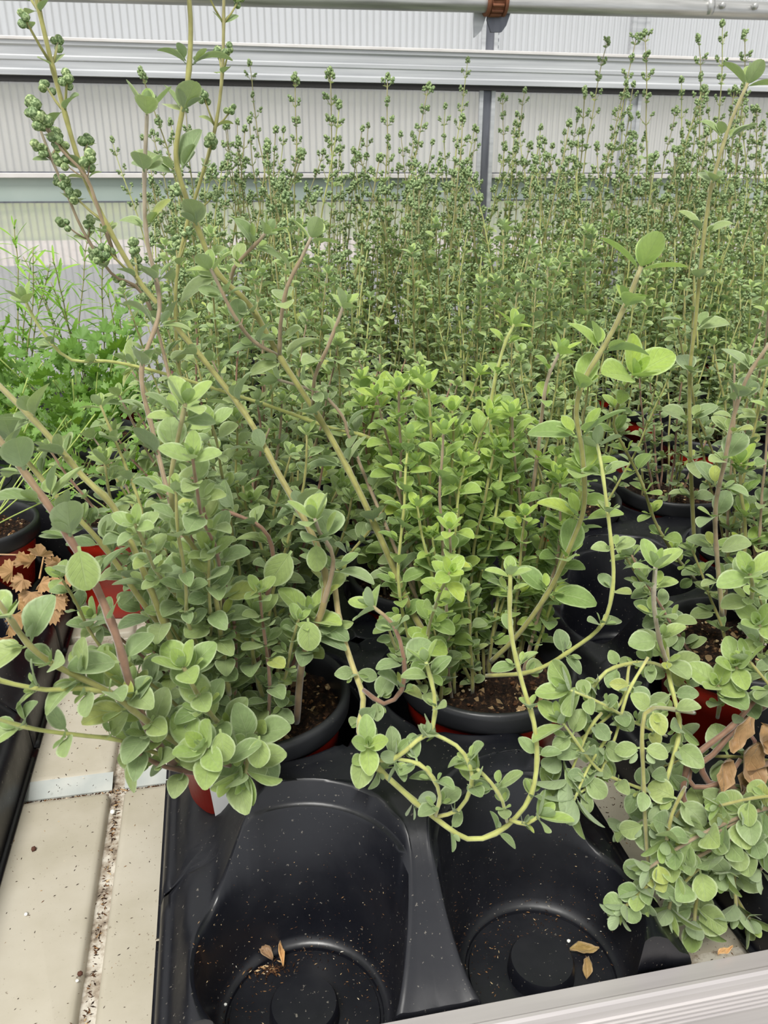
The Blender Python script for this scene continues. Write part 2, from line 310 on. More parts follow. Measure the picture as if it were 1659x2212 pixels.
def grow(pts, rg, r0=.0012, r1=.0007, leaf=.014, gap=.018, tpl=T_MID, tip='rosette', young=.35, tone=(.2, .9), start=.12,
         axil=.75, wid=(.54, .76), branch=None, tipscale=1.0, bare=(), size_end=.75, gapk=-.35, size_mid=1.0, uplift=.5, ns=7, cup=.25):
    """one herb shoot: returns builders for stem, leaves and buds"""
    sb, lb, bb = MB(), MB(), MB(); blist = BudList()
    def bud(*a):
        if tpl is T_LO: bud_cluster(bb, *a)
        else: q = MB(); bud_cluster(q, a[0], a[1], a[2]*1.15, a[3], min(a[-1], 4), ICO2); blist.append(q)
    P = catmull(pts, .006 if tpl is not T_LO else .014); n = len(P)
    S_ = [0]
    for i in range(1, n): S_.append(S_[-1]+(P[i]-P[i-1]).length)
    tot = S_[-1]; rad = [(r0+(r1-r0)*(q/tot)) for q in S_]
    def pos(s):
        i = min(max(1, next((j for j in range(1, n) if S_[j] >= s), n-1)), n-1)
        k = (s-S_[i-1])/max(1e-9, S_[i]-S_[i-1]); ax = (P[min(i+1, n-1)]-P[max(i-2, 0)]).normalized()
        return P[i-1].lerp(P[i], min(1, k)), ax
    nodes = []; s = start*tot+rg.random()*gap*.5
    while s < tot-gap*.35:
        nodes.append(s); s += gap*(1+gapk*(s/tot))*rg.uniform(.85, 1.15)
    for k_, q in enumerate(S_):
        if nodes and min(abs(q-x) for x in nodes) < .003: rad[k_] *= 1.22
    tube(sb, P, rad, ns, [(tone[0]+(tone[1]-tone[0])*(q/tot), .5, 0) for q in S_])
    UP = Vector((0, 0, 1)); ph = rg.random()*3
    refu = P[1]-P[0]; refu = refu.orthogonal().normalized()
    for k, s in enumerate(nodes):
        p, ax = pos(s); f = s/tot
        if any(a <= f <= b_ for a, b_ in bare): continue
        u = (refu-ax*refu.dot(ax)); u = u.normalized() if u.length > 1e-4 else ax.orthogonal().normalized(); w = ax.cross(u)
        a0 = ph+k*math.pi/2+rg.uniform(-.25, .25)
        prof = size_mid*(min(1, .55+f*2.2) if f < .2 else 1)*(1-(1-size_end)*max(0, (f-.45)/.55))
        br = branch and branch[0] <= f
        for sgn in (0, 1):
            if rg.random() < .05: continue
            a = a0+sgn*math.pi; rd = u*math.cos(a)+w*math.sin(a)
            el = rg.uniform(.05, .55)+.3*f
            d = rd*math.cos(el)+ax*math.sin(el)*.8+UP*rg.uniform(-.15, .28)*uplift*2
            if d.z < -.5: d.z = -.5
            nn = ax*.6+UP*.75+Vector((rg.uniform(-.25, .25), rg.uniform(-.45, .05), 0))
            ln = leaf*prof*rg.uniform(.75, 1.15)*(.62 if br else 1)
            add_leaf(lb, p, d, nn, ln, rg.uniform(*wid), tpl, min(1, young*(.35+.8*f*f)+rg.uniform(-.1, .12)), rg.random(), cup+rg.uniform(-.1, .2), rg.uniform(.05, .4), twist=rg.uniform(-.3, .3))
            if br:
                bl = branch[1]*(1.15-.65*f)*rg.uniform(.7, 1.25)
                bd = (rd*.75+ax*.9+UP*.2).normalized(); e = p+bd*bl
                mid_ = p+bd*bl*.5-UP*.0008
                tube(sb, [p, mid_, e], [r1*.75, r1*.65, r1*.5], 5, [(.7, .5, 0)]*3)
                bud(e, bd, branch[2]*rg.uniform(.8, 1.15), rg, branch[3])
                if rg.random() < .6:
                    for s2 in (-1, 1): add_leaf(lb, p+bd*bl*.82, (bd*.3+bd.cross(UP)*s2+UP*.1), UP, leaf*.28, .6, T_LO, .3, rg.random())
                if rg.random() < .18: bud(p+bd*bl*.7+UP*.001, bd, branch[2]*.75, rg, max(3, branch[3]-3))
            elif rg.random() < axil:
                q = p+rd*.0012+ax*.001; m_ = rg.uniform(.34, .62)*ln
                dd = (rd+ax*.9).normalized()
                for s2 in (-1, 1):
                    add_leaf(lb, q+dd*m_*.15, dd+ax.cross(rd)*s2*.8, ax+UP*.4, m_, rg.uniform(.5, .7), T_LO if tpl is T_LO else T_MID, min(1, young+.3), rg.random(), .35, 0)
    p, ax = pos(tot); u = ax.orthogonal().normalized(); w = ax.cross(u)
    if tip == 'rosette':
        base = leaf*max(.75, size_end)*tipscale
        for j, (sc, el) in enumerate(((1.0, .35), (.82, .65), (.52, .95), (.3, 1.2))):
            for sgn in (0, 1):
                a = ph+j*math.pi/2+sgn*math.pi+.2*rg.random(); rd = u*math.cos(a)+w*math.sin(a)
                add_leaf(lb, p+ax*(.0012*j-.002), rd*math.cos(el)+ax*math.sin(el), ax, base*sc*rg.uniform(.9, 1.1), rg.uniform(.55, .7), tpl if j < 3 else T_LO,
                         min(1, young+.35+.17*j), rg.uniform(.3, .8), cup+.1, .12 if j < 1 else -.12, pet=.06)
    elif tip == 'bud':
        bud(p, ax, (branch or (0, 0, .002, 7))[2]*1.1, rg, 9)
    return sb, lb, (bb if tpl is T_LO else blist)
def shoot(parent, g, lm, sm, name='stem', off=None, label=None):
    sb, lb, bb = g
    if off is not None:
        for q in [sb, lb]+list(bb): q.v = [v-np.array(off)[None, :] for v in q.v]
    st = link(name, sb.mesh('stem', M[sm]), parent)
    if label: st['label'] = label
    if lb.n: link('leaves', lb.mesh('leaves', M[lm]), st)
    for q in bb: link('flower_bud', q.mesh('flower_bud', M['bud']), st)
    return st
def wander(b, d, ln, rg, photo=.25, jit=.18, step=.02, droop=0):
    P = [Vector(b)]; d = Vector(d).normalized(); s = 0
    while s < ln:
        d = (d+Vector((rg.gauss(0, jit), rg.gauss(0, jit), rg.gauss(0, jit)*.5+photo-droop*s/ln))*(step/.02)*.5).normalized()
        P.append(P[-1]+d*step); s += step
    return P

# ------------------------------------------------------------------ the greenhouse shell
def quad(name, pts, m, kind='structure'):
    mb = MB(); mb.add(pts, [(0, 1, 2, 3)]); o = link(name, mb.mesh(name, m, False)); o['kind'] = kind; return o
WY = 1.85; FZ = -.8
mb = MB(); box(mb, -4, 5, -2.5, WY+.05, FZ-.1, FZ); o = link('floor', mb.mesh('floor', M['concrete'], False)); o['kind'] = 'structure'
mb = MB(); box(mb, -3, 4, WY, WY+.012, .60, 2.2); o = link('window_1', mb.mesh('w', M['poly'], False)); o['kind'] = 'structure'; tag(o, 'upper fluted polycarbonate glazing above the wide girder')
mb = MB(); box(mb, -3, 4, WY, WY+.012, .405, .60); o = link('window_2', mb.mesh('w', M['poly'], False)); o['kind'] = 'structure'; tag(o, 'fluted polycarbonate glazing between the two rails')
mb = MB(); box(mb, -3, 4, WY, WY+.012, -.15, .372); o = link('window_3', mb.mesh('w', M['poly'], False)); o['kind'] = 'structure'; tag(o, 'lower fluted polycarbonate glazing behind the bench')
mb = MB(); box(mb, -3, 4, WY-.01, WY+.05, FZ, -.15); o = link('wall_back', mb.mesh('w', M['plinth'], False)); o['kind'] = 'structure'
mb = MB(); box(mb, -3, 4, WY-.004, WY+.004, .368, .412); o = link('trim_1', mb.mesh('w', M['plinth'], False)); o['kind'] = 'structure'; tag(o, 'flat grey green sheet strip under the narrow rail')
# outside, seen through the milky glazing
quad('ground_asphalt', [(-60, WY+.1, FZ), (80, WY+.1, FZ), (80, 13, FZ), (-60, 13, FZ)], M['asphalt'])
quad('ground_gravel', [(-60, 13, FZ), (80, 13, FZ), (80, 18, FZ), (-60, 18, FZ)], M['gravel'])
quad('ground_grass', [(-60, 18, FZ), (80, 18, FZ), (80, 120, FZ), (-60, 120, FZ)], M['grass'])
mb = MB(); box(mb, -40, 60, 44, 50, FZ, 4.2); o = link('long_building', mb.mesh('b', M['pale_wall'], False)); bev(o, .1)
tag(o, 'pale long building blurred behind the glazing', 'building')
mb = MB(); mb.add([(-40.5, 43.5, 4.2), (60.5, 43.5, 4.2), (60.5, 47, 5.2), (-40.5, 47, 5.2), (-40.5, 50.5, 4.2), (60.5, 50.5, 4.2)], [(0, 1, 2, 3), (3, 2, 5, 4), (0, 3, 4), (1, 5, 2)])
link('roof', mb.mesh('roof', M['concrete'], False), o)
for k in range(6):
    x = -34+k*17+rng.uniform(-1, 1); h = rng.uniform(6, 9); mb = MB()
    for q in range(26):
        c = np.array([rng.gauss(0, 2.1), rng.gauss(0, 1.2), h*.62+rng.gauss(0, h*.17)]); mb.add(ICO[0]*rng.uniform(1, 2.1)+c, ICO[1])
    root = empty('tree', (x, 62, FZ), 'green tree blurred beyond the glazing', 'tree', 'trees blurred outside')
    link('crown', mb.mesh('crown', M['hedge']), root); mb = MB(); tube(mb, [(0, 0, 0), (0, 0, h*.6)], [.35, .2]); link('trunk', mb.mesh('trunk', M['crumb']), root)

# girder: C section with a pale upper lip and a dark joint below
gd = empty('wall_girder', (0, WY-.035, .61), 'wide galvanised horizontal girder crossing the glazing with dark joint below', 'girder')
mb = MB(); prof = [(0.0, .035), (-.006, .035), (-.006, .029), (-.003, .026), (-.003, .012), (-.0045, .010), (-.0045, .004), (-.003, .002), (-.003, -.010), (-.006, -.013), (-.006, -.0215), (0, -.0225)]
v = [(x, y, z) for x in (-3, 4) for y, z in prof]; k = len(prof); mb.add(v, [(i, i+1, k+i+1, k+i) for i in range(k-1)])
box(mb, -3, 4, .0005, .03, -.022, .0345); link('web', mb.mesh('web', M['girder'], False), gd)
mb = MB(); box(mb, -3, 4, -.009, .034, .0352, .041); bev(link('lip', mb.mesh('lip', M['girder_lip'], False), gd), .001)
mb = MB(); box(mb, -3, 4, -.002, .03, -.0305, -.0225); link('gasket', mb.mesh('gasket', M['dark_gap'], False), gd)
rl = empty('sill_rail', (0, WY-.012, .415), 'narrow pale horizontal rail low on the glazing', 'rail')
mb = MB(); box(mb, -3, 4, -.004, .010, -.003, .006); bev(link('rail_strip', mb.mesh('rail', M['girder_lip'], False), rl), .001)
mb = MB(); box(mb, -3, 4, -.001, .010, .006, .0085); link('rail_top_strip', mb.mesh('rail', M['post'], False), rl)  # thin dark steel strip along the top of the rail
mb = MB(); box(mb, -3, 4, -.001, .010, -.049, -.046); link('lower_edge', mb.mesh('rail', M['post'], False), rl)
# upright posts behind the girder
def post(x, w, m, label):
    p = empty('wall_post', (x, WY-.004, -.15), label, 'post')
    mb = MB(); box(mb, -w/2, w/2, -.018, .0035, 0, 2.2); bev(link('web', mb.mesh('web', M[m], False), p), .0015)
    mb = MB(); box(mb, -w/2-.006, -w/2+.002, -.024, -.018, 0, 2.2); box(mb, w/2-.002, w/2+.006, -.024, -.018, 0, 2.2)
    link('flange', mb.mesh('flange', M['girder'], False), p)
post(.588, .022, 'post', 'dark steel upright post below the rusty bracket')
post(.915, .026, 'girder', 'pale steel upright post to the right, partly hidden by buds')
# rack that drives the vent, hanging from the shaft bracket in front of the glazing
rk = empty('vent_rack', (.565, 1.60, .60), 'dark toothed steel rack hanging from the rusty bracket', 'rack')
mb = MB(); out = [(-.011, 0), (-.011, .16)]
for k in range(13): out += [(.012, .16-k*.0123), (.0175, .157-k*.0123), (.0175, .152-k*.0123), (.012, .149-k*.0123)]
out = out[:2]+out[2:]; n_ = len(out)
v = [(x, y, z) for y in (-.004, .004) for x, z in out]
mb.add(v, [tuple(range(n_)), tuple(range(2*n_-1, n_-1, -1))]+[(i, (i+1) % n_, n_+(i+1) % n_, n_+i) for i in range(n_)])
link('rack_bar', mb.mesh('rack', M['post'], False), rk); rk.location = (.590, 1.829, .6525)
SH0, SH1 = at(300, -14, 1.6), at(1659, 24, 1.6)
sf = empty('drive_shaft', tuple((SH0+SH1)/2), 'galvanised round shaft running across the top of the glazing', 'pipe')
ctr = (SH0+SH1)/2; dS = (SH1-SH0).normalized()
mb = MB(); tube(mb, [-dS*2.2, dS*2.2], .0148, 24); link('tube', mb.mesh('tube', M['pipe']), sf)
for px, wd_, nm in ((1528, .006, 'joint_ring'), (1350, .0, '')):
    if wd_:
        c_ = at(px, 16, 1.6)-ctr; mb = MB(); tube(mb, [c_-dS*wd_, c_+dS*wd_], .0172, 24); link('joint_ring', mb.mesh('ring', M['pipe']), sf)
for px, py in ((1560, 12), (1630, 14)):
    c_ = at(px, py, 1.585)-ctr; mb = MB(); lathe(mb, [(.0, .006), (.004, .006), (.006, .003), (.006, 0)], n=12)
    o = link('bolt', mb.mesh('bolt', M['pipe']), sf); o.location = c_; o.rotation_euler = (R(90), 0, 0)
bk = empty('pinion_bracket', tuple(at(1070, 2, 1.6)), 'rusty pinion bracket clamped on the shaft above the dark post', 'bracket')
bc = at(1070, 2, 1.6)
def plate(pts, y0, y1, m, nm):
    mb = MB(); q = [at(a, b_, 1.6)-bc for a, b_ in pts]; n_ = len(q)
    v = [(p.x, y, p.z) for y in (y0, y1) for p in q]
    mb.add(v, [tuple(range(n_)), tuple(range(2*n_-1, n_-1, -1))]+[(i, (i+1) % n_, n_+(i+1) % n_, n_+i) for i in range(n_)])
    bev(link(nm, mb.mesh(nm, M[m], False), bk), .0008)
plate([(1031, -30), (1072, -30), (1056, 32), (1046, 62), (1032, 76)], .018, .024, 'girder', 'side_plate')
plate([(1066, -30), (1112, -30), (1108, 22), (1098, 52), (1088, 66), (1066, 66), (1058, 40)], .012, .018, 'post', 'front_plate')
mb = MB(); tube(mb, [-dS*.012, dS*.012], .021, 22)
for k in range(14):
    a = 2*math.pi*k/14; e = Vector((0, math.cos(a), math.sin(a)))*.022; tube(mb, [e-dS*.010, e+dS*.010], .0028, 6)
link('pinion_gear', mb.mesh('gear', M['rust']), bk)
mb = MB(); tube(mb, [-dS*.018, -dS*.013], .024, 22); tube(mb, [dS*.013, dS*.018], .024, 22); link('collar', mb.mesh('collar', M['rust']), bk)

# ------------------------------------------------------------------ bench
bn = empty('greenhouse_bench', (0, 0, 0), 'long cream moulded bench with shallow grooves carrying all the trays', 'bench')
BX0, BX1, BY1 = -1.6, 2.4, 1.80
mb = MB(); box(mb, BX0, BX1, .277, BY1, -.03, -.006); link('groove_sheet', mb.mesh('under', M['groove'], False), bn)
xs = [-1.6]+[-.17-.17*k for k in range(8, 0, -1)]+[-.17, -.0960, .045, .118, .262+.01, .40, .52, .69, .86, 1.03, 1.2, 1.37, 1.54, 1.71, 1.88, 2.05, 2.4]
xs = [x for x in xs if abs(x-.272) > 1e-6]
ys = [.274, .302, .519, .74, .96, 1.18, 1.40, 1.62, 1.80]
def pan(x0, x1, y0, y1, z=0):
    mb = MB(); r = .006; rr = []
    for inset, zz in ((0, -.0062), (.0012, -.0015), (.0028, -.0003), (.0055, 0)):
        ring = []
        for cx, cy, a0 in ((x1-r, y1-r, 0), (x0+r, y1-r, 90), (x0+r, y0+r, 180), (x1-r, y0+r, 270)):
            for k in range(5):
                a = R(a0+k*22.5); q = r-min(inset, r-.0004); ring.append((cx+q*math.cos(a), cy+q*math.sin(a), zz+z))
        rr.append(ring)
    v = [p for q in rr for p in q]; f = [(i*20+k, i*20+(k+1) % 20, (i+1)*20+(k+1) % 20, (i+1)*20+k) for i in range(3) for k in range(20)]
    f.append(tuple(60+k for k in range(20))); mb.add(v, f); return mb
for i in range(len(xs)-1):
    for j in range(len(ys)-1):
        if xs[i+1] < -.6 or xs[i] > 1.5: continue
        o = link('bench_panel', pan(xs[i]+.0045, xs[i+1]-.0045, ys[j]+(.0145 if ys[j] == .519 else .005), ys[j+1]-.005).mesh('pan', M['bench']), bn)
mb = MB()
for x0, x1 in ((-.1655, -.1005), (-.0915, .04)): mb.add([(x0, .5195, -.0045), (x1, .5195, -.0045), (x1, .5345, .0), (x0, .5345, 0), (x0, .5195, -.0075), (x1, .5195, -.0075)], [(0, 1, 2, 3), (4, 5, 1, 0)])
link('panel_lip', mb.mesh('lip', M['lip'], False), bn)['label'] = 'pale blue-grey worn step'
# front rail: ribbed aluminium profile
mb = MB()
prof = [(.277, -.03), (.277, .0285), (.2763, .030), (.2672, .0305), (.2662, .0313), (.2645, .0313), (.2632, .0300), (.2625, .027), (.2625, .022)]
z = .022
for k in range(5): prof += [(.2625, z), (.2613, z-.0005), (.2613, z-.0014), (.2625, z-.0019), (.2625, z-.0034)]; z -= .0034
prof += [(.2625, -.05), (.266, -.052), (.277, -.05)]
v = [(x, y, zz) for x in (BX0, BX1) for y, zz in prof]; k = len(prof)
mb.add(v, [(i, (i+1) % k, k+(i+1) % k, k+i) for i in range(k)]); link('front_rail', mb.mesh('rail', M['alu'], False), bn)
def spots():
    mb = MB()
    for px, py, r in ((1478, 2093, .0012), (1573, 2070, .0016), (1638, 2062, .0014), (1600, 2059, .001), (1145, 2156, .0012)):
        p = on(px, py, .0303)
        lathe(mb, [(r*2.2, -.0002), (r*1.5, .0002), (.0001, .0003)], p.x, p.y, 9)
    return mb
link('rust_spots', spots().mesh('rust', M['rust_spot']), bn)['kind'] = 'stuff'
for x in (-1.4, .5, 2.2):
    mb = MB(); box(mb, x-.03, x+.03, .32, .38, FZ, -.03); box(mb, x-.03, x+.03, 1.62, 1.68, FZ, -.03); link('bench_leg', mb.mesh('leg', M['alu'], False), bn)

# ------------------------------------------------------------------ carry trays
PX, PY = .1315, .142
def sst(a, b_, x): t_ = min(1, max(0, (x-a)/(b_-a))); return t_*t_*(3-2*t_)
def tray_mesh(rows, clip=None, cols=2):
    hx = cols*PX/2+.004; hy = rows*PY/2+.004
    def zf(x, y):
        # high saddles between the rows, low waists beside the cells, rounded shoulders to the skirt
        v = ((y+rows*PY/2) % PY)/PY-.5; vb = abs(v)
        e = hx-abs(x); inner = sst(.020, .062, e)
        cxm = abs(((x+cols*PX/2) % PX)/PX-.5)
        ridge = sst(.15, .33, vb)
        mid = .056 if e > .05 else .046
        if cols == 2: ridge = max(ridge, sst(.088, .118, e)*.94)
        z = .036+.016*sst(0, .016, e)+.050*ridge*inner+.002*inner
        if clip is not None:   # the front edge sags against the rail between the cells
            k = (1-sst(-hy+.045, -hy+.108, y))*(1-sst(.045, .085, abs(x)))
            z = z*(1-k)+k*.029
        return z
    NS = 72; bm = bmesh.new()
    def sh(z): return .0085*min(1, max(0, (z-.02)/.07))   # the cups lean back a little towards their rims
    def cellpt(cx, cy, r, a, z=0): return cx+r*math.cos(a), cy+sh(z)+r*math.sin(a)
    for ci in range(cols):
        for ri_ in range(rows):
            cx = (ci-(cols-1)/2)*PX; cy = (ri_-(rows-1)/2)*PY; rings = []
            top = []
            for k in range(NS):
                a = 2*math.pi*k/NS; r = .060; zz = .08
                for _ in range(6):
                    x, y = cellpt(cx, cy, r, a, zz); zz = zf(x, y); r = .0475+(zz-.008)*.150
                top.append((r, zz, a))
            # square boundary outwards
            bx = [(cx-PX/2 if ci else -hx), (cx+PX/2 if ci < cols-1 else hx)]; by = [(cy-PY/2 if ri_ else -hy), (cy+PY/2 if ri_ < rows-1 else hy)]
            def bnd(a):
                dx, dy = math.cos(a), math.sin(a); t_ = 9
                if abs(dx) > 1e-6: t_ = min(t_, ((bx[1] if dx > 0 else bx[0])-cx)/dx)
                if abs(dy) > 1e-6: t_ = min(t_, ((by[1] if dy > 0 else by[0])-cy)/dy)
                return t_
            def ring(fn): rings.append([bm.verts.new(fn(k)) for k in range(NS)])
            for s_ in (1, .94, .8, .6, .4, .2, .08, .02):
                def fn(k, s_=s_):
                    r, zz, a = top[k]; rb = bnd(a)
                    # squeeze ray ends towards exact corners
                    hx0, hy0 = cellpt(cx, cy, r+.0012, a, zz); x1, y1 = cx+rb*math.cos(a), cy+rb*math.sin(a); x, y = hx0+(x1-hx0)*s_, hy0+(y1-hy0)*s_; return x, y, zf(x, y)+(.0008 if s_ < .1 else 0)
                ring(fn)
            ring(lambda k: (*cellpt(cx, cy, top[k][0], top[k][2], top[k][1]), top[k][1]-.0004))
            for r_, z_ in ((.0600, .092), (.0590, .0905), (.0574, .090), (.0566, .088), (.0528, .05), (.0498, .026), (.0474, .0135), (.0452, .0098), (.0428, .0085), (.0420, .0085), (.0415, .0068), (.0402, .0068), (.0396, .0085), (.0185, .0092), (.0178, .0175), (.0168, .0192), (.0120, .0195)):
                def fn(k, r_=r_, z_=z_):
                    r, zz, a = top[k]
                    if z_ > zz-.002: return (*cellpt(cx, cy, r-.0005, a, zz), zz-.001-.0003*(.1-z_)*10)
                    return (*cellpt(cx, cy, min(r_, r-.0003), a, z_), z_)
                ring(fn)
            for i in range(len(rings)-1):
                A, B = rings[i], rings[i+1]
                for k in range(NS):
                    k2 = (k+1) % NS; bm.faces.new((A[k], A[k2], B[k2], B[k]))
            bm.faces.new(rings[-1])
            # skirt along the outside
            O = rings[0]
            for k in range(NS):
                k2 = (k+1) % NS; a, b_ = O[k].co, O[k2].co
                for ax_, lim, sg in ((0, hx, 1), (0, -hx, -1), (1, hy, 1), (1, -hy, -1)):
                    if abs(a[ax_]-lim) < 1e-5 and abs(b_[ax_]-lim) < 1e-5:
                        prev = [O[k], O[k2]]
                        for o_, z_ in ((.003, .94), (.005, .78), (.0062, .3), (.0068, 0), (.0105, 0.0)):
                            nw = []
                            for q in (a, b_):
                                p = Vector(q); p.z = q.z*z_+.0012*(z_ == 0); 
                                p[ax_] += o_*sg; p[1-ax_] += (o_ if q[1-ax_] > 0 else -o_)*(abs(abs(q[1-ax_])-(hy if ax_ == 0 else hx)) < 1e-5)
                                nw.append(bm.verts.new(p))
                            bm.faces.new((prev[1], prev[0], nw[0], nw[1])); prev = nw
    bmesh.ops.remove_doubles(bm, verts=bm.verts[:], dist=.00006)
    if clip is not None:
        bmesh.ops.bisect_plane(bm, geom=bm.verts[:]+bm.edges[:]+bm.faces[:], plane_co=(0, clip, 0), plane_no=(0, 1, 0), clear_inner=True)
        cut = [e for e in bm.edges if len(e.link_faces) == 1 and all(abs(v.co.y-clip) < 1e-5 for v in e.verts) and max(v.co.z for v in e.verts) > .003]
        ge = bmesh.ops.extrude_edge_only(bm, edges=cut)['geom']
        for v in ge:
            if isinstance(v, bmesh.types.BMVert): v.co.z = .0012
    bmesh.ops.recalc_face_normals(bm, faces=bm.faces[:])
    for f in bm.faces: f.smooth = True
    me = bpy.data.meshes.new('carry_tray'); bm.to_mesh(me); bm.free(); me.set_sharp_from_angle(angle=R(42)); me.materials.append(M['tray']); return me
ME4 = tray_mesh(4); ME2 = tray_mesh(2); MECLIP = tray_mesh(4, clip=-1.5*PY-.0245)
def tray(x, y, label, me=ME4, rz=0, group='black carry trays on the bench'):
    """x, y: centre of the first (front left) cell"""
    q = Matrix.Rotation(rz, 3, 'Z') @ Vector((PX/2, (.5 if me is ME2 else 1.5)*PY, 0))
    o = link('carry_tray', me); o.location = (x+q.x, y+q.y, .0004); o.rotation_euler.z = rz
    tag(o, label, 'plant tray', group)
    s_ = o.modifiers.new('thick', 'SOLIDIFY'); s_.thickness = .0011; s_.offset = -1
    return o
RZ2 = R(-4.0) * -1
CT = (.0195, .303); RTr = (.358, .303)
tray(*CT, 'black carry tray whose two front cells stand empty, behind the aluminium rail', MECLIP)
tray(.358, .303, 'black carry tray at the right, with an empty cell beside the loaded pots', MECLIP, R(3.6))
tray(-.372, .36, 'black carry tray at the left edge, beyond the bare strip of bench')
tray(-.300, .925, 'black carry tray of parsley pots behind the left edge tray')
tray(-.010, .890, 'black carry tray directly behind the tray with empty front cells')
tray(.300, .895, 'black carry tray holding tall stems right of centre')
tray(.605, .905, 'black carry tray under the tall stems at the right edge')
tray(.690, .22+.06, 'black carry tray beyond the right edge of the bench view', MECLIP)

# ------------------------------------------------------------------ pots
def pot_meshes():
    a = MB(); lathe(a, [(.0400, .0), (.0415, .0015), (.0430, .012), (.0500, .070), (.0518, .0705), (.0528, .084), (.0560, .0975)], n=72); 
    b_ = MB(); lathe(b_, [(.0545, .092), (.0575, .0925), (.0592, .0960), (.0598, .1010), (.0602, .1050), (.0598, .1080), (.0580, .1092), (.0560, .1085), (.0545, .1060), (.0538, .100), (.0520, .080)], n=72)
    s_ = MB(); rg = random.Random(3); n, rr = 48, 14
    V = [(0, 0, .094)]
    for i in range(1, rr+1):
        for k in range(n):
            r = .0530*i/rr; an = 2*math.pi*k/n; V.append((r*math.cos(an), r*math.sin(an), .0925+rg.uniform(-.0012, .0016)+.002*math.sin(9*an+r*200)-.001*(i == rr)))
    f = [(0, 1+k, 1+(k+1) % n) for k in range(n)]+[(1+(i-1)*n+k, 1+i*n+k, 1+i*n+(k+1) % n, 1+(i-1)*n+(k+1) % n) for i in range(1, rr) for k in range(n)]
    s_.add(V, f)
    g = MB()
    for k in range(170):
        r = .052*math.sqrt(rg.random()); an = rg.random()*6.283; sz = rg.uniform(.0005, .0019)
        q = ICO[0]*np.array([rg.uniform(.6, 1.2), rg.uniform(.6, 1.2), rg.uniform(.5, .9)])*sz*(1+.2*np.sin(ICO[0][:, [0]]*5+k))
        g.add(q+np.array([r*math.cos(an), r*math.sin(an), .0937]), ICO[1], None, (0, rg.random()**1.3, 0))
    return a.mesh('pot', M['red']), b_.mesh('rim', M['rim']), s_.mesh('soil', M['soil']), g.mesh('granules', M['granule'], False)
PM = pot_meshes()
def potted(x, y, label, cat='potted herb', name='potted_marjoram', group=None, z=.0100, rz=None, gran=True):
    e = empty(name, (x, y, z), label, cat, group)
    p = link('pot', PM[0], e); p.rotation_euler.z = rng.random()*6; link('rim', PM[1], p)
    s_ = link('soil', PM[2], e); s_.rotation_euler.z = rng.random()*6
    if gran: o = link('soil_granules', PM[3], s_); o['kind'] = 'stuff'
    return e
SOILZ = .0100+.0935
def rcell(c, r):  # cell of the rotated right hand tray
    q = Matrix.Rotation(R(3.6), 3, 'Z') @ Vector((c*PX, r*PY, 0)); return .358+q.x, .303+q.y
POT_L = (.008, .447); POT_R = (.161, .448)
PL = potted(*POT_L, 'leggy grey-green marjoram pot at the left, spilling over the bare bench and its red pot')
PR = potted(*POT_R, 'bushy bright green marjoram with wide bare soil, centre right, behind the empty front cell')
B = lambda cx, cy, a, r: Vector((cx+r*math.cos(a), cy+r*math.sin(a), SOILZ-.001))

def px(*pts): return [at(*p) for p in pts]
hr = random.Random(5)
def hero(e, pts, **k):
    lm = k.pop('lm', 'leaf'); sm = k.pop('sm', 'stem'); lab = k.pop('label', None)
    k.setdefault('tpl', T_HI); k.setdefault('r0', .0016); k.setdefault('r1', .0010); k.setdefault('leaf', .019); k['leaf'] *= 1.02; k.setdefault('size_end', .95); k.setdefault('axil', .9); k.setdefault('gap', .030)
    return shoot(e, grow(px(*pts), hr, **k), lm, sm, off=e.location, label=lab)
BR = (.7, .022, .0024, 8)
#@HEROES@
hero(PL, [(640, 1560, .415), (655, 1420, .40), (700, 1300, .40), (690, 1190, .42), (600, 1020, .46), (520, 880, .49), (360, 680, .52), (290, 590, .53), (190, 400, .54), (128, 200, .55), (70, -40, .56)],
     leaf=.023, gap=.040, r0=.0022, r1=.0013, tip='none', tone=(0, .7), young=.2, branch=(.62, .036, .0030, 9), label='long bare olive stem leaning up to the top left corner')
hero(PL, [(600, 1540, .43), (520, 1390, .42), (450, 1240, .42), (385, 1135, .43), (330, 930, .46), (306, 800, .47), (345, 665, .49), (318, 520, .50), (312, 400, .50), (318, 240, .50)],
     leaf=.021, gap=.036, r0=.0016, r1=.0011, tone=(.3, .95), sm='stem_purple', young=.25)
hero(PL, [(495, 1500, .40), (478, 1380, .39), (465, 1290, .385), (430, 1200, .38), (383, 1130, .375), (368, 1050, .37), (378, 980, .37), (400, 872, .365)], leaf=.019, gap=.026, sm='stem', young=.4, tone=(.4, .95))
hero(PL, [(440, 1585, .405), (395, 1660, .375), (330, 1590, .355), (285, 1490, .35), (250, 1370, .35), (200, 1250, .36), (130, 1130, .37), (60, 1030, .38), (-20, 925, .39)], leaf=.023, gap=.027, r0=.0025, r1=.0015, sm='stem_red', tone=(.1, .9), tip='none', axil=.8, start=.3)
hero(PL, [(470, 1560, .41), (410, 1480, .39), (360, 1360, .385), (300, 1210, .39), (245, 1095, .40), (180, 1030, .41), (90, 925, .42), (-20, 815, .43)], leaf=.020, gap=.030, r0=.002, r1=.0014, sm='stem', tip='none', young=.2, start=.2, bare=((.6, .7),))
hero(PL, [(450, 1540, .42), (380, 1400, .41), (300, 1290, .41), (220, 1175, .42), (120, 1070, .43), (50, 985, .44), (-20, 900, .45)], leaf=.020, gap=.030, r0=.0018, r1=.0012, sm='stem', tip='none', young=.2, start=.2)
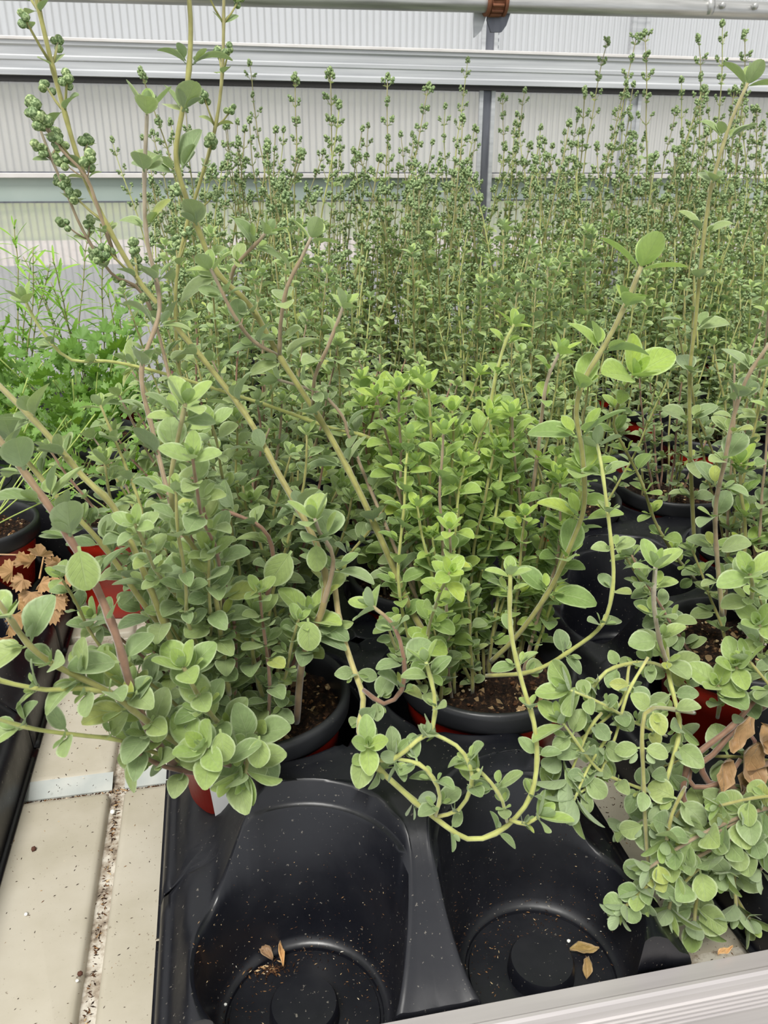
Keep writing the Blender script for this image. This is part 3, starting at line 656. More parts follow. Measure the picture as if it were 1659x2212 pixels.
hero(PL, [(430, 1640, .38), (320, 1560, .35), (235, 1495, .34), (115, 1435, .335), (60, 1390, .335), (28, 1345, .335), (-15, 1285, .335)], leaf=.021, gap=.020, r0=.0017, r1=.0012, sm='stem', tip='none', start=.1, axil=.9)
hero(PL, [(235, 1495, .34), (170, 1487, .335), (100, 1490, .33), (0, 1470, .325), (-60, 1440, .32)], leaf=.019, gap=.021, r0=.0012, r1=.0009, sm='stem_yellow', tip='none', start=.02, wid=(.4, .55))
hero(PL, [(400, 1650, .37), (260, 1600, .35), (190, 1590, .34), (75, 1575, .33), (-30, 1545, .32)], leaf=.020, gap=.025, r0=.0012, r1=.0009, sm='stem_yellow', tip='none', start=.1, wid=(.45, .6))
hero(PL, [(440, 1672, .372), (380, 1662, .362), (340, 1650, .355), (300, 1628, .35)], leaf=.020, gap=.022, r0=.0015, r1=.0010, sm='stem_red', tip='none', start=.3, tone=(0, .4))
hero(PL, [(520, 1600, .40), (470, 1560, .37), (430, 1505, .36), (397, 1442, .355)], leaf=.021, gap=.017, r0=.0014, r1=.0011, young=.55, sm='stem', start=.1)
hero(PL, [(560, 1600, .40), (545, 1640, .37), (500, 1655, .36), (470, 1640, .352), (440, 1615, .345)], leaf=.024, gap=.018, young=.4, start=.1, sm='stem_red', tone=(0, .6))
hero(PL, [(555, 1580, .40), (540, 1600, .375), (535, 1640, .36), (530, 1672, .352)], leaf=.022, gap=.016, young=.45, start=.2)
hero(PL, [(590, 1570, .42), (560, 1480, .41), (545, 1400, .40), (555, 1330, .40)], leaf=.020, gap=.020, young=.4, start=.2)
hero(PL, [(560, 1500, .44), (556, 1370, .44), (580, 1275, .44), (590, 1200, .45), (565, 1140, .45), (480, 1100, .46)], leaf=.020, gap=.022, sm='stem_red', tone=(0, .7), r0=.002)
hero(PL, [(592, 1545, .425), (615, 1480, .415), (648, 1400, .41), (668, 1330, .405)], leaf=.023, gap=.022, sm='stem_red', tone=(0, .2), r0=.0021, r1=.0015, start=.55, young=.6)
hero(PL, [(640, 1440, .41), (690, 1330, .40), (720, 1210, .40), (690, 1150, .40), (680, 1120, .40)], leaf=.021, gap=.022, sm='stem_purple', young=.3)
# flowering stems that lean from the back of the left plant
hero(PL, [(560, 1440, .47), (470, 1250, .50), (420, 1000, .55), (385, 780, .58), (380, 620, .59), (400, 500, .60), (430, 400, .60), (462, 290, .60), (480, 160, .60), (484, -30, .60)], leaf=.018, gap=.040, tip='none', tone=(.3, .9), branch=(.55, .03, .0028, 8), r1=.0010)
hero(PL, [(540, 1440, .46), (440, 1150, .50), (330, 680, .56), (240, 590, .56), (180, 500, .56), (145, 420, .56), (110, 340, .56), (72, 240, .56)], leaf=.017, gap=.030, tip='bud', sm='stem_purple', tone=(.3, .9), branch=(.6, .02, .0030, 9), r0=.0014, r1=.0008)
hero(PL, [(250, 560, .535), (215, 460, .535), (185, 380, .535), (130, 320, .535), (78, 235, .535)], leaf=.015, gap=.034, tip='bud', sm='stem_purple', branch=(.3, .016, .0032, 9), r0=.0012, r1=.0007)
hero(PR, [(975, 1440, .43), (900, 1340, .44), (830, 1180, .46), (770, 1050, .48), (700, 920, .50), (610, 780, .51), (540, 660, .52), (470, 590, .525), (430, 500, .53), (400, 420, .535), (380, 330, .54), (405, 180, .545), (412, 70, .55), (408, -10, .55)],
     leaf=.025, gap=.040, r0=.0022, r1=.0014, tone=(.2, .8), tip='rosette', young=.1, start=.15, wid=(.56, .7))
hero(PR, [(604, 765, .51), (606, 700, .505), (620, 620, .50), (650, 560, .50), (672, 512, .50)], leaf=.018, gap=.022, young=.6, r0=.0013, sm='stem_purple', axil=.4)
hero(PR, [(676, 880, .50), (680, 815, .495), (708, 750, .49), (735, 680, .49), (742, 660, .49)], leaf=.016, gap=.020, young=.5, r0=.0012, sm='stem_purple')
hero(PR, [(600, 768, .51), (545, 735, .505), (505, 680, .50), (470, 610, .50), (455, 580, .50)], leaf=.017, gap=.022, r0=.0012, sm='stem_purple')
hero(PR, [(500, 610, .525), (505, 580, .52), (535, 545, .515), (560, 520, .51), (575, 500, .51)], leaf=.017, gap=.018, young=.6, r0=.0011, sm='stem_purple')
hero(PR, [(940, 1400, .45), (880, 1150, .49), (830, 970, .52), (700, 920, .53), (590, 880, .54), (450, 835, .55), (310, 795, .56), (230, 780, .56), (155, 778, .56), (110, 740, .56), (75, 690, .56), (55, 650, .56)], leaf=.018, gap=.036, r0=.0015, sm='stem_yellow', tone=(.1, .9), start=.3)
hero(PR, [(960, 1430, .44), (860, 1200, .47), (760, 960, .52), (740, 900, .53), (690, 850, .54), (600, 820, .55)], leaf=.017, gap=.026, r0=.0013, sm='stem_purple', start=.3)
# long stem that leaves the left pot over the rim, loops over the empty cells and climbs again
hero(PL, [(720, 1240, .42), (735, 1350, .40), (762, 1440, .385), (785, 1510, .365), (776, 1580, .35), (800, 1640, .335), (855, 1695, .33), (935, 1763, .325), (1010, 1812, .32), (1070, 1800, .32), (1115, 1765, .322), (1148, 1715, .325), (1160, 1640, .33), (1153, 1560, .335), (1128, 1475, .345), (1103, 1360, .35), (1102, 1240, .35)],
     leaf=.013, gap=.030, r0=.0017, r1=.0011, sm='stem_yellow', tone=(0, .8), axil=.8, young=.45, wid=(.5, .65), start=.05, label='looping yellow-green runner hanging over the empty front cells')
hero(PL, [(940, 1765, .325), (990, 1750, .322), (1018, 1700, .32), (1014, 1650, .32), (985, 1610, .322), (935, 1585, .33)], leaf=.014, gap=.022, r0=.0011, sm='stem_yellow', young=.4)
hero(PL, [(940, 1765, .325), (950, 1720, .32), (935, 1680, .318), (905, 1650, .32), (860, 1640, .325)], leaf=.014, gap=.020, r0=.0010, sm='stem_yellow', young=.4)
hero(PL, [(1095, 1775, .32), (1085, 1730, .318), (1060, 1690, .318), (1030, 1660, .32)], leaf=.015, gap=.018, r0=.0009, sm='stem_yellow', young=.4)
hero(PL, [(1100, 1770, .32), (1135, 1780, .316), (1165, 1762, .314)], leaf=.016, gap=.016, r0=.0009, sm='stem_yellow', young=.4, tipscale=1.3)
hero(PL, [(785, 1490, .365), (830, 1520, .352), (868, 1490, .35), (872, 1420, .352), (850, 1350, .36), (805, 1310, .365)], leaf=.017, gap=.020, r0=.0012, sm='stem_red', tone=(.2, .9))
hero(PL, [(800, 1640, .335), (850, 1640, .325), (900, 1600, .325), (935, 1570, .33), (938, 1500, .335), (920, 1430, .34)], leaf=.015, gap=.021, r0=.0012, sm='stem_yellow', young=.35)
hero(PL, [(776, 1580, .35), (790, 1625, .335), (795, 1610, .325)], leaf=.018, gap=.016, r0=.0012, sm='stem_yellow', young=.4, tipscale=.9, start=.5)
# right pot: tall sparse stem with big leaves
hero(PR, [(1060, 1430, .45), (1120, 1370, .44), (1190, 1270, .43), (1240, 1160, .425), (1262, 1090, .42), (1258, 980, .42), (1245, 890, .42), (1262, 820, .42), (1310, 740, .42), (1355, 650, .42), (1385, 575, .42)],
     leaf=.027, gap=.034, r0=.0017, r1=.0013, lm='leaf_lime', tone=(.3, .9), young=.4, start=.2, wid=(.5, .62), label='tall pale stem with large bright leaves above the right pot')
hero(PR, [(1050, 1460, .43), (1150, 1450, .41), (1240, 1400, .40), (1303, 1345, .395), (1325, 1255, .395), (1318, 1150, .40), (1300, 1010, .41), (1290, 960, .42)], leaf=.016, gap=.030, r0=.0014, sm='stem_yellow', start=.1, young=.3)
hero(PR, [(1100, 1400, .46), (1130, 1200, .47), (1160, 990, .48), (1180, 830, .48), (1210, 760, .48)], leaf=.017, gap=.028, sm='stem_purple', young=.6, lm='leaf_lime')
hero(PR, [(1080, 1400, .47), (1110, 1250, .49), (1070, 1000, .51), (1060, 880, .51), (1085, 760, .51), (1110, 700, .51)], leaf=.015, gap=.026, lm='leaf_lime', young=.6, sm='stem_yellow')
#@END@
# procedural growth in the two front pots
def fill(e, cx, cy, n, seed, ln, lean, leaf, gap, young, lm, sms, rad=.042, tpl=T_MID, dirs=None, photo=.2, tone=(.3, .8), tip='rosette', jit=.16, wid=(.56, .8), axil=.75, branch=None, start=.1, droop=0):
    rg = random.Random(seed)
    for k in range(n):
        a = rg.uniform(*(dirs or (0, 6.283))); r = rad*math.sqrt(rg.random()); b_ = B(cx, cy, a, r)
        le = rg.uniform(*lean); d = (math.cos(a)*math.sin(le), math.sin(a)*math.sin(le), math.cos(le))
        P = wander(b_, d, rg.uniform(*ln), rg, photo, jit, droop=droop)
        for q in P: q.z = max(q.z, .014); q.y = max(q.y, .296)
        g = grow(P, rg, leaf=leaf*rg.uniform(.85, 1.15), gap=gap, tpl=tpl, young=young, tone=tone, tip=tip, wid=wid, axil=axil, branch=branch, r0=.0012, r1=.0007, start=start)
        shoot(e, g, lm, sms[k % len(sms)], off=e.location)
fill(PR, *POT_R, 40, 21, (.10, .20), (0, .5), .0185, .0155, .55, 'leaf_lime', ['stem', 'stem_yellow', 'stem_purple'], rad=.042, dirs=(-.1, 3.7))
fill(PR, *POT_R, 10, 22, (.03, .08), (.1, .8), .013, .012, .4, 'leaf', ['stem'], rad=.044, dirs=(1, 4.0))
fill(PL, *POT_L, 36, 23, (.10, .21), (.15, .9), .0170, .0165, .3, 'leaf', ['stem', 'stem_red', 'stem'], rad=.032, dirs=(.9, 4.4), jit=.25)
fill(PL, *POT_L, 12, 24, (.05, .12), (.2, 1.0), .016, .013, .45, 'leaf', ['stem_red', 'stem'], rad=.036, dirs=(1.2, 5.0))

def big_leaf(e, px_, py_, y, ln, d, nrm, lm='leaf', young=.5, wid=.72):
    p = at(px_, py_, y)-e.location; mb = MB()
    add_leaf(mb, p, Vector(d), Vector(nrm), ln*.85, wid, T_HI, young, .75, .15, .15, .10)
    link('leaf', mb.mesh('leaf', M[lm]), e)
for a in ((170, 1180, .350, .025, (.05, -.1, -1), (.1, -1, .5)), (665, 1335, .385, .022, (0, -.2, -1), (0, -1, .5)), (232, 1395, .36, .026, (-.1, -.1, -1), (-.2, -1, .4)),
          (682, 1172, .40, .019, (0, -.2, -1), (0, -1, .5)), (560, 1590, .352, .020, (-.1, -.3, -1), (0, -1, .6)), (455, 1600, .345, .021, (-1, -.2, -.2), (0, -1, .7)),
          (475, 1575, .343, .020, (.1, -.3, -1), (0, -1, .6)), (385, 1450, .37, .026, (.5, -.2, -.6), (0, -1, .8)), (292, 1640, .348, .022, (-.2, -.1, -1), (-1, -.6, .2)),
          (630, 1190, .42, .027, (-.5, -.2, -.6), (.1, -1, .8)), (345, 1545, .352, .017, (-.2, -.2, -.9), (0, -1, .4))):
    big_leaf(PL, *a)
# second and third rows
mid = [((.020, .590), 'grey-green marjoram directly behind the left front pot', 'leaf', .35, 26), ((.151, .590), 'marjoram directly behind the bushy right front pot', 'leaf_lime', .4, 26),
       ((.020, .730), 'marjoram third behind the left front pot', 'leaf', .3, 22), ((.151, .730), 'marjoram third behind the right front pot', 'leaf', .35, 22)]
for k, (c_, lab, lm, yg, n_) in enumerate(mid):
    e = potted(*c_, lab)
    fill(e, *c_, n_+6, 40+k, (.09, .17) if c_[1] < .6 else (.11, .19), (0, .6), .0175, .0150, yg, lm, ['stem', 'stem_purple', 'stem_red'], tpl=T_MID, jit=.2)
# right hand tray
RC = [rcell(c, r) for c, r in ((0, 0), (0, 1), (1, 1), (0, 3), (1, 3), (1, 2), (1, 0))]
RL_ = ['hanging marjoram at the right rail with round leaves drooping over the bare bench', 'woody marjoram with dead brown leaves and reddish stems at the right edge', 'upright leafy marjoram cut by the right frame edge, beside the woody one',
       'marjoram in a red pot behind the empty cell of the right tray', 'marjoram with bare dark soil behind the right edge pots', 'leafy marjoram right of the empty cell', 'marjoram nearest the rail, beyond the right frame edge']
RE = [potted(*c_, l_) for c_, l_ in zip(RC, RL_)]
fill(RE[1], *RC[1], 10, 61, (.07, .13), (.1, .9), .0165, .016, .35, 'leaf', ['stem', 'stem_red'], tpl=T_HI, jit=.25)
fill(RE[1], *RC[1], 9, 67, (.16, .26), (0, .25), .0165, .020, .35, 'leaf', ['stem', 'stem_purple'], tpl=T_HI, jit=.1, dirs=(-.8, 1.6), rad=.045)
fill(RE[2], *RC[2], 22, 62, (.16, .28), (0, .4), .016, .018, .3, 'leaf', ['stem', 'stem_purple'], jit=.12)
fill(RE[3], *RC[3], 22, 63, (.08, .17), (0, .5), .0135, .017, .3, 'leaf', ['stem', 'stem_yellow'])
fill(RE[4], *RC[4], 12, 64, (.06, .14), (.1, .6), .013, .018, .3, 'leaf', ['stem', 'stem_red'])
fill(RE[5], *RC[5], 22, 65, (.15, .27), (0, .4), .0155, .018, .35, 'leaf', ['stem', 'stem_purple'])
fill(RE[0], *RC[0], 10, 66, (.07, .125), (1.0, 1.5), .0175, .015, .35, 'leaf', ['stem', 'stem_purple'], dirs=(2.7, 3.9), photo=-.34, tpl=T_HI, rad=.05, jit=.2, wid=(.75, .95))
fill(RE[0], *RC[0], 6, 68, (.05, .09), (.3, 1.0), .018, .016, .4, 'leaf', ['stem', 'stem_red'], tpl=T_HI, jit=.3)
fill(RE[6], *RC[6], 8, 69, (.06, .11), (.1, .6), .018, .016, .4, 'leaf', ['stem'], dirs=(.2, 2.9))
#@HEROES2@
hero(RE[5], [(1500, 1180, .56), (1492, 1000, .56), (1490, 815, .56), (1502, 700, .56), (1515, 560, .56), (1530, 440, .56), (1548, 360, .56), (1580, 260, .56), (1615, 180, .56)], leaf=.023, gap=.040, r0=.0018, r1=.0012, sm='stem', tone=(.4, .95), young=.2, label='tall straight stem in front of the right hand stand')
hero(RE[1], [(1560, 1330, .42), (1545, 1120, .42), (1565, 1000, .41), (1585, 900, .41), (1612, 820, .41), (1670, 730, .41)], leaf=.020, gap=.024, r0=.0016, tip='none', sm='stem_purple', tone=(.1, .8))
hero(RE[2], [(1600, 1300, .46), (1610, 1150, .46), (1600, 1060, .46), (1600, 1000, .46)], leaf=.020, gap=.024, young=.5, lm='leaf_lime')
hero(RE[3], [(1525, 1275, .58), (1487, 1236, .56), (1445, 1180, .55), (1412, 1120, .55), (1385, 1040, .55), (1345, 960, .55), (1325, 915, .55), (1345, 850, .54), (1368, 810, .53)], leaf=.017, gap=.026, r0=.0014, tone=(.4, .8), tipscale=2.1, young=.4, lm='leaf_lime')
hero(RE[1], [(1450, 1480, .40), (1436, 1420, .375), (1424, 1380, .37), (1412, 1300, .365), (1416, 1225, .365)], leaf=.020, gap=.028, r0=.0014, r1=.0012, sm='stem_purple', tone=(.5, 1), young=.5, start=.2, label='pale woolly upright shoot with two large leaves')
hero(RE[1], [(1500, 1500, .40), (1430, 1440, .38), (1370, 1432, .37), (1310, 1450, .365), (1278, 1490, .36)], leaf=.013, gap=.020, r0=.0013, sm='stem_yellow')
hero(RE[1], [(1440, 1400, .39), (1445, 1460, .37), (1462, 1530, .355), (1468, 1580, .345), (1450, 1650, .335), (1422, 1740, .325)], leaf=.019, gap=.018, r0=.0015, sm='stem_yellow', tip='rosette')
hero(RE[0], [(1500, 1540, .36), (1410, 1530, .33), (1388, 1570, .32), (1390, 1680, .315), (1395, 1800, .31), (1400, 1870, .305)], leaf=.016, gap=.030, r0=.0012, sm='stem', tone=(.5, .9))
for a, b_ in (((1480, 1700), (1440, 1815)), ((1470, 1750), (1385, 1915)), ((1560, 1760), (1555, 1882)), ((1490, 1830), (1445, 1965)), ((1530, 1870), (1500, 1990)), ((1600, 1800), (1590, 1960)), ((1580, 1900), (1620, 1985))):
    hero(RE[0], [(*a, .325), ((a[0]+b_[0])/2-8, (a[1]+b_[1])/2, .312), (*b_, .300)], leaf=.020, gap=.018, r0=.0010, young=.3, sm='stem', lm='leaf', tipscale=1.25, wid=(.75, .95), size_end=.8)
for pts in ([(1440, 1590, .35), (1370, 1560, .345), (1300, 1520, .34), (1230, 1490, .34)], [(1430, 1720, .33), (1350, 1690, .33), (1290, 1660, .33), (1215, 1560, .335)], [(1400, 1420, .36), (1355, 1500, .35), (1330, 1590, .34), (1290, 1680, .33), (1235, 1725, .325)],
            [(1360, 1430, .37), (1340, 1520, .355), (1250, 1600, .345), (1210, 1640, .34)], [(1320, 1580, .34), (1270, 1660, .33), (1240, 1730, .322)], [(1300, 1540, .345), (1270, 1580, .34), (1225, 1690, .33)]):
    hero(RE[1], pts, leaf=.0145, gap=.018, r0=.0009, r1=.0007, sm='stem_yellow', young=.25, tipscale=1.5)
for pts in ([(1659, 1520, .36), (1600, 1560, .35), (1540, 1630, .34), (1490, 1665, .335), (1500, 1700, .33), (1560, 1690, .325), (1600, 1640, .33)], [(1480, 1700, .335), (1495, 1640, .338), (1580, 1570, .345), (1659, 1480, .355)], [(1510, 1640, .335), (1530, 1690, .33), (1600, 1700, .33), (1670, 1700, .33)], [(1485, 1650, .335), (1475, 1720, .33), (1500, 1780, .32)]):
    hero(RE[1], pts, leaf=.010, gap=.06, r0=.0020, r1=.0013, sm='stem_red', tone=(.1, .5), axil=0, tip='none', start=.5)
for (a, b_), s_ in (((1590, 1440), 1), ((1550, 1480), 1), ((1620, 1240), 0), ((1640, 1350), 0), ((1620, 1760), 1), ((1650, 1790), 1)):
    hero(RE[1] if s_ else RE[2], [(a, b_+70, .37), (a+6, b_+30, .36), (a, b_, .355)], leaf=.020, gap=.016, r0=.0012, young=.4)
#@END2@

# ------------------------------------------------------------------ tall flowering stand at the back: a library of stems shared by many pots
def lib(n, seed, hts, **k):
    out = []
    for i in range(n):
        rg = random.Random(seed+i); h = hts[0]+(hts[1]-hts[0])*i/max(1, n-1)
        P = wander((0, 0, 0), (rg.gauss(0, .1), rg.gauss(0, .1), 1), h, rg, .12, .075, step=.03)
        sb, lb, bb = grow(P, rg, tpl=T_LO, ns=5, **k)
        out.append((h, sb.mesh('stem', M['stem' if i % 3 else 'stem_yellow']), lb.mesh('leaves', M['leaf_small']), bb.mesh('flower_buds', M['bud']) if bb.n else None))
    return out
LIBF = lib(14, 100, (.26, .50), leaf=.0170, gap=.0165, young=.35, tone=(.4, .9), tip='bud', wid=(.6, .85), branch=(.68, .024, .0031, 5), r0=.0018, r1=.0007, axil=.9, size_end=.75, start=.04, gapk=.9)
LIBL = lib(10, 200, (.10, .26), leaf=.0165, gap=.0150, young=.45, tone=(.4, .9), tip='rosette', r0=.0011, r1=.0007, axil=.8, start=.04)
def put(e, item, x, y, z, rz, tilt, ta, sc):
    st = link('stem', item[1], e); st.location = (x, y, z); st.scale = (sc,)*3
    st.rotation_euler = (tilt*math.cos(ta), tilt*math.sin(ta), rz)
    link('leaves', item[2], st)
    if item[3]: link('flower_buds', item[3], st)
def stand(e, cx, cy, seed, nf, nl, hmin, hmax, lmin=0, lmax=1):
    rg = random.Random(seed)
    for k in range(nf+nl):
        L_ = LIBF if k < nf else LIBL
        a = rg.random()*6.283; r = .05*math.sqrt(rg.random())
        if k < nf:
            h = hmin+(hmax-hmin)*rg.random()**1.6 if rg.random() > .05 else hmax*1.18
            it = min(L_, key=lambda q: abs(q[0]-h)+rg.random()*.06); sc = h/it[0]
        else: it = rg.choice(L_[int(lmin*8):max(1, int(lmax*8))]); sc = rg.uniform(.9, 1.15)
        tl = rg.uniform(0, .22)*(.3+r/.05)
        # tip outwards from the pot centre
        put(e, it, r*math.cos(a), r*math.sin(a), .0925, rg.random()*6.283, tl, math.atan2(math.sin(a-math.pi/2)*-1, -math.cos(a-math.pi/2)) if 0 else a+math.pi/2, sc)
sid = 0
pots = []
for (tx, ty) in ((-.010, .890), (.300, .895), (.605, .905)):
    for c in (0, 1):
        for r in range(4): pots.append((tx+c*PX, ty+r*PY))
for tx in (.90,):
    for c in (0, 1):
        for r in range(4): pots.append((tx+c*PX, .95+r*PY))
for tx in (-.03, .105, .28, .415, .60, .735, .90, 1.035):
    for r in range(2): pots.append((tx, 1.495+r*PY+(.0 if tx < .25 else .01)))
for (x, y) in pots:
    if x > y*.80+.12: continue
    sid += 1
    front = y < .95
    e = potted(x, y, 'front row pot of tall budding marjoram in the crowded stand' if front else 'pot of tall budding marjoram deep in the crowded stand by the glazing', group='front row of the tall stand' if front else 'pots crowding the back of the bench', gran=False)
    hm = .14+.10*sst(.85, 1.5, y)+.03*(x > .5); hx_ = .24+.17*sst(.85, 1.5, y)+.05*(x > .5)
    stand(e, x, y, 500+sid, 12 if y > 1 else 8, 10 if y > 1 else 22, hm, hx_, 0 if y < 1 else .3, 1)
tray(-.03, 1.495, 'black carry tray deepest behind the centre, under tall stems', ME2)
tray(.28, 1.505, 'black carry tray deepest right of centre, under tall stems', ME2)
tray(.90, .95, 'black carry tray far right under the tallest stems', ME4)

# ------------------------------------------------------------------ parsley and narrow-leaved herb at the left
def parsley_leaf(mb, p, d, nrm, sz, rg, young):
    """three curled leaflets, each cut into toothed lobes"""
    d = d.normalized(); n = (nrm-d*nrm.dot(d)).normalized(); s = d.cross(n)
    def leaflet(o, dd, sc):
        ss = dd.cross(n); pts = [Vector(o)]; K = 22; uvs = [(.5, .5)]
        for k in range(K+1):
            a = R(-112+224*k/K); lob = .70+.30*abs(math.cos(a*2.25)); tooth = 1 if k % 2 else .80
            r = sc*lob*tooth*(.55+.45*math.cos(a*.62)); z = sc*(.16*(k % 2)-.10*abs(a)+.09*math.sin(a*5+sc*900))
            pts.append(Vector(o)+dd*(r*math.cos(a)+sc*.12)+ss*(r*math.sin(a))+n*z); uvs.append((.5, .5))
        m_ = [(Vector(o)*.5+q*.5)-n*sc*.04 for q in pts[1:]]
        allp = pts+m_; K1 = K+1
        f = [(0, K1+1+k, K1+2+k) for k in range(K)]+[(K1+1+k, 1+k, 2+k, K1+2+k) for k in range(K)]
        mb.add([tuple(q) for q in allp], f, None, (min(1, young+rg.uniform(-.1, .2)), rg.random(), 0))
    leaflet(p+d*sz*.55, d, sz*.62)
    for sg in (-1, 1): leaflet(p+(d*.15+s*sg*.3)*sz, (d*.45+s*sg).normalized(), sz*.52)
def parsley(x, y, label, n, seed, ln=(.06, .13), sz=.022, lm='parsley', young=.4, lean=(.1, 1.0), pot=True, dirs=(0, 6.283)):
    e = potted(x, y, label, name='potted_parsley'); rg = random.Random(seed)
    for k in range(n):
        a = rg.uniform(*dirs); le = rg.uniform(*lean); b_ = Vector((math.cos(a)*.02*rg.random(), math.sin(a)*.02*rg.random(), .093))
        P = wander(b_, (math.cos(a)*math.sin(le), math.sin(a)*math.sin(le), math.cos(le)), rg.uniform(*ln), rg, -.02, .1)
        sb, lb = MB(), MB(); tube(sb, catmull(P, .01), .0008, 6, None)
        st = link('stalk', sb.mesh('stalk', M['stem_parsley']), e)
        d = (P[-1]-P[-2]).normalized()
        parsley_leaf(lb, P[-1], (d+Vector((0, 0, -.3))), Vector((rg.uniform(-.3, .3), rg.uniform(-.5, 0), 1)), sz*rg.uniform(.8, 1.2), rg, young)
        q = P[len(P)*2//3]
        for sg in (-1, 1):
            dd = (d*.6+d.cross(Vector((0, 0, 1)))*sg); tube(sb, [q, q+dd.normalized()*.016], .0005, 5)
            parsley_leaf(lb, q+dd.normalized()*.016, dd, Vector((rg.uniform(-.3, .3), -.3, 1)), sz*rg.uniform(.65, .95), rg, young)
        link('leaflets', lb.mesh('leaflets', M[lm]), st)
    return e
PA = parsley(-.237, .770, 'sparse parsley with bare soil in a red pot at the left edge', 10, 71, (.09, .16), .018, lean=(.3, 1.3), dirs=(-.6, 2.2))
parsley(-.165, .925, 'bright green parsley behind the left marjoram stems', 26, 72, (.05, .12), .026)
parsley(-.165, 1.060, 'dark green curly parsley further back at the left', 26, 73, (.07, .15), .027, young=.15)
parsley(-.300, 1.060, 'green parsley far back at the left edge', 22, 74, (.07, .15), .026)
PB = parsley(-.112, .815, 'low light green parsley in a red pot standing on the bare bench between the trays', 16, 75, (.03, .08), .024, young=.8, lean=(.3, 1.4)); PB.location.z = .0003
TG = []
for k, (x, y, lab) in enumerate(((-.31, 1.20, 'narrow-leaved herb with bright lance leaves behind the parsley'), (-.17, 1.25, 'narrow-leaved herb right of its twin, before the glazing'), (-.44, 1.15, 'narrow-leaved herb at the far left edge'))):
    e = potted(x, y, lab, name='potted_tarragon', gran=False); rg = random.Random(80+k)
    for j in range(8):
        a = rg.random()*6.28; le = rg.uniform(0, .5)
        P = wander((.03*math.cos(a), .03*math.sin(a), .093), (math.cos(a)*math.sin(le), math.sin(a)*math.sin(le), math.cos(le)), rg.uniform(.16, .26), rg, .1, .12)
        g = grow(P, rg, leaf=.055, gap=.016, tpl=T_LO, wid=(.10, .16), axil=0, young=.6, tone=(.5, .9), r0=.001, r1=.0006, pet=0 if 0 else .0) if 0 else grow(P, rg, leaf=.042, gap=.018, tpl=T_MID, wid=(.09, .14), axil=0, young=.6, tone=(.5, .9), r0=.001, r1=.0006, tip='none')
        shoot(e, g, 'tarragon', 'stem')

# ------------------------------------------------------------------ dead leaves, crumbs, label
def crumpled(mb, p, d, nrm, ln, wid, rg, amp=.25, young=0.):
    na, nc = 10, 7; d = d.normalized(); n = (nrm-d*nrm.dot(d)).normalized(); s = d.cross(n); V = []; UV = []
    ph = [rg.uniform(0, 6) for _ in range(4)]
    for i in range(na):
        t_ = i/(na-1); w = math.sin(math.pi*min(1, t_*.96+.03)**.8)*wid*ln*.5
        for j in range(nc):
            c_ = j/(nc-1)*2-1; z = amp*ln*(math.sin(5*t_+ph[0])*.5+math.sin(4*c_+6*t_+ph[1])*.35+.5*c_*c_)+rg.uniform(-.03, .03)*ln
            V.append(tuple(p+d*(t_*ln)+s*(c_*w*(1-.25*math.sin(7*t_+ph[2])**2))+n*z)); UV.append((c_*.5+.5, t_))
    mb.add(V, [(i*nc+j, i*nc+j+1, (i+1)*nc+j+1, (i+1)*nc+j) for i in range(na-1) for j in range(nc-1)], UV, (young, rg.random()*.8+.1, 0))
def dry_leaf(px_, py_, z, ln, ang, label, wid=.45, m='dry_brown', young=.4, group=None):
    d = fw + rt*((px_-W_/2)/FPX) - up_*((py_-H_/2)/FPX); t_ = (z-CAM_Z)/d.z; p = Vector((d.x*t_, d.y*t_, z))
    rg = random.Random(int(px_*7+py_)); mb = MB(); dd = Vector((math.cos(ang), math.sin(ang), .15))
    crumpled(mb, -dd*ln*.5+Vector((0, 0, ln*.12)), dd, Vector((0, -.2, 1)), ln, wid, rg, .22, young)
    o = link('dry_leaf', mb.mesh('dry_leaf', M[m])); o.location = p; s_ = o.modifiers.new('t', 'SOLIDIFY'); s_.thickness = .0003
    return tag(o, label, 'dead leaf', group)
dry_leaf(1262, 2056, .0105, .0165, -.2, 'yellow-brown curled dead leaf in the right empty cell', .42, 'dry_brown', 1)
dry_leaf(1268, 2092, .0105, .012, 1.1, 'small tan folded dead leaf below the longer one in the right empty cell', .5, 'dry_brown', .8)
dry_leaf(508, 2082, .0105, .012, 1.9, 'short tan curled leaf scrap at the left of the left empty cell', .3, 'dry_brown', .7)
dry_leaf(572, 2058, .0105, .013, 2.2, 'dark brown crumpled leaf scrap in the left empty cell', .5, 'dry_brown', 0)
dry_leaf(608, 2062, .0110, .015, 1.6, 'pale grey curved leaf scrap beside the dark one in the left empty cell', .22, 'dry_tan', .1)
dry_leaf(1566, 2057, .0325, .010, .2, 'small tan scrap lying on the aluminium rail', .35, 'dry_tan', 0)
# dead brown leaves that hang from the woody plant
rg = random.Random(9); woody = link('dead_shoot', (lambda m_: (tube(m_, [at(1600, 1560, .35)-RE[1].location, at(1630, 1600, .335)-RE[1].location, at(1650, 1720, .325)-RE[1].location], .0012, 6), m_)[1])(MB()).mesh('dead', M['stem_red']), RE[1])
mb = MB()
for a, b_, l_ in ((1630, 1600, .030), (1655, 1640, .034), (1600, 1690, .026), (1645, 1720, .030), (1615, 1545, .022), (1640, 1560, .026), (1580, 1640, .020), (1655, 1680, .03)):
    crumpled(mb, at(a, b_, .325)-RE[1].location, Vector((rg.uniform(-.6, .6), -.3, -1)), Vector((0, -1, .3)), l_, .62, rg, .22, .2)
link('dead_leaves', mb.mesh('dead', M['dry_brown']), woody)['label'] = 'crumpled brown dead leaves'
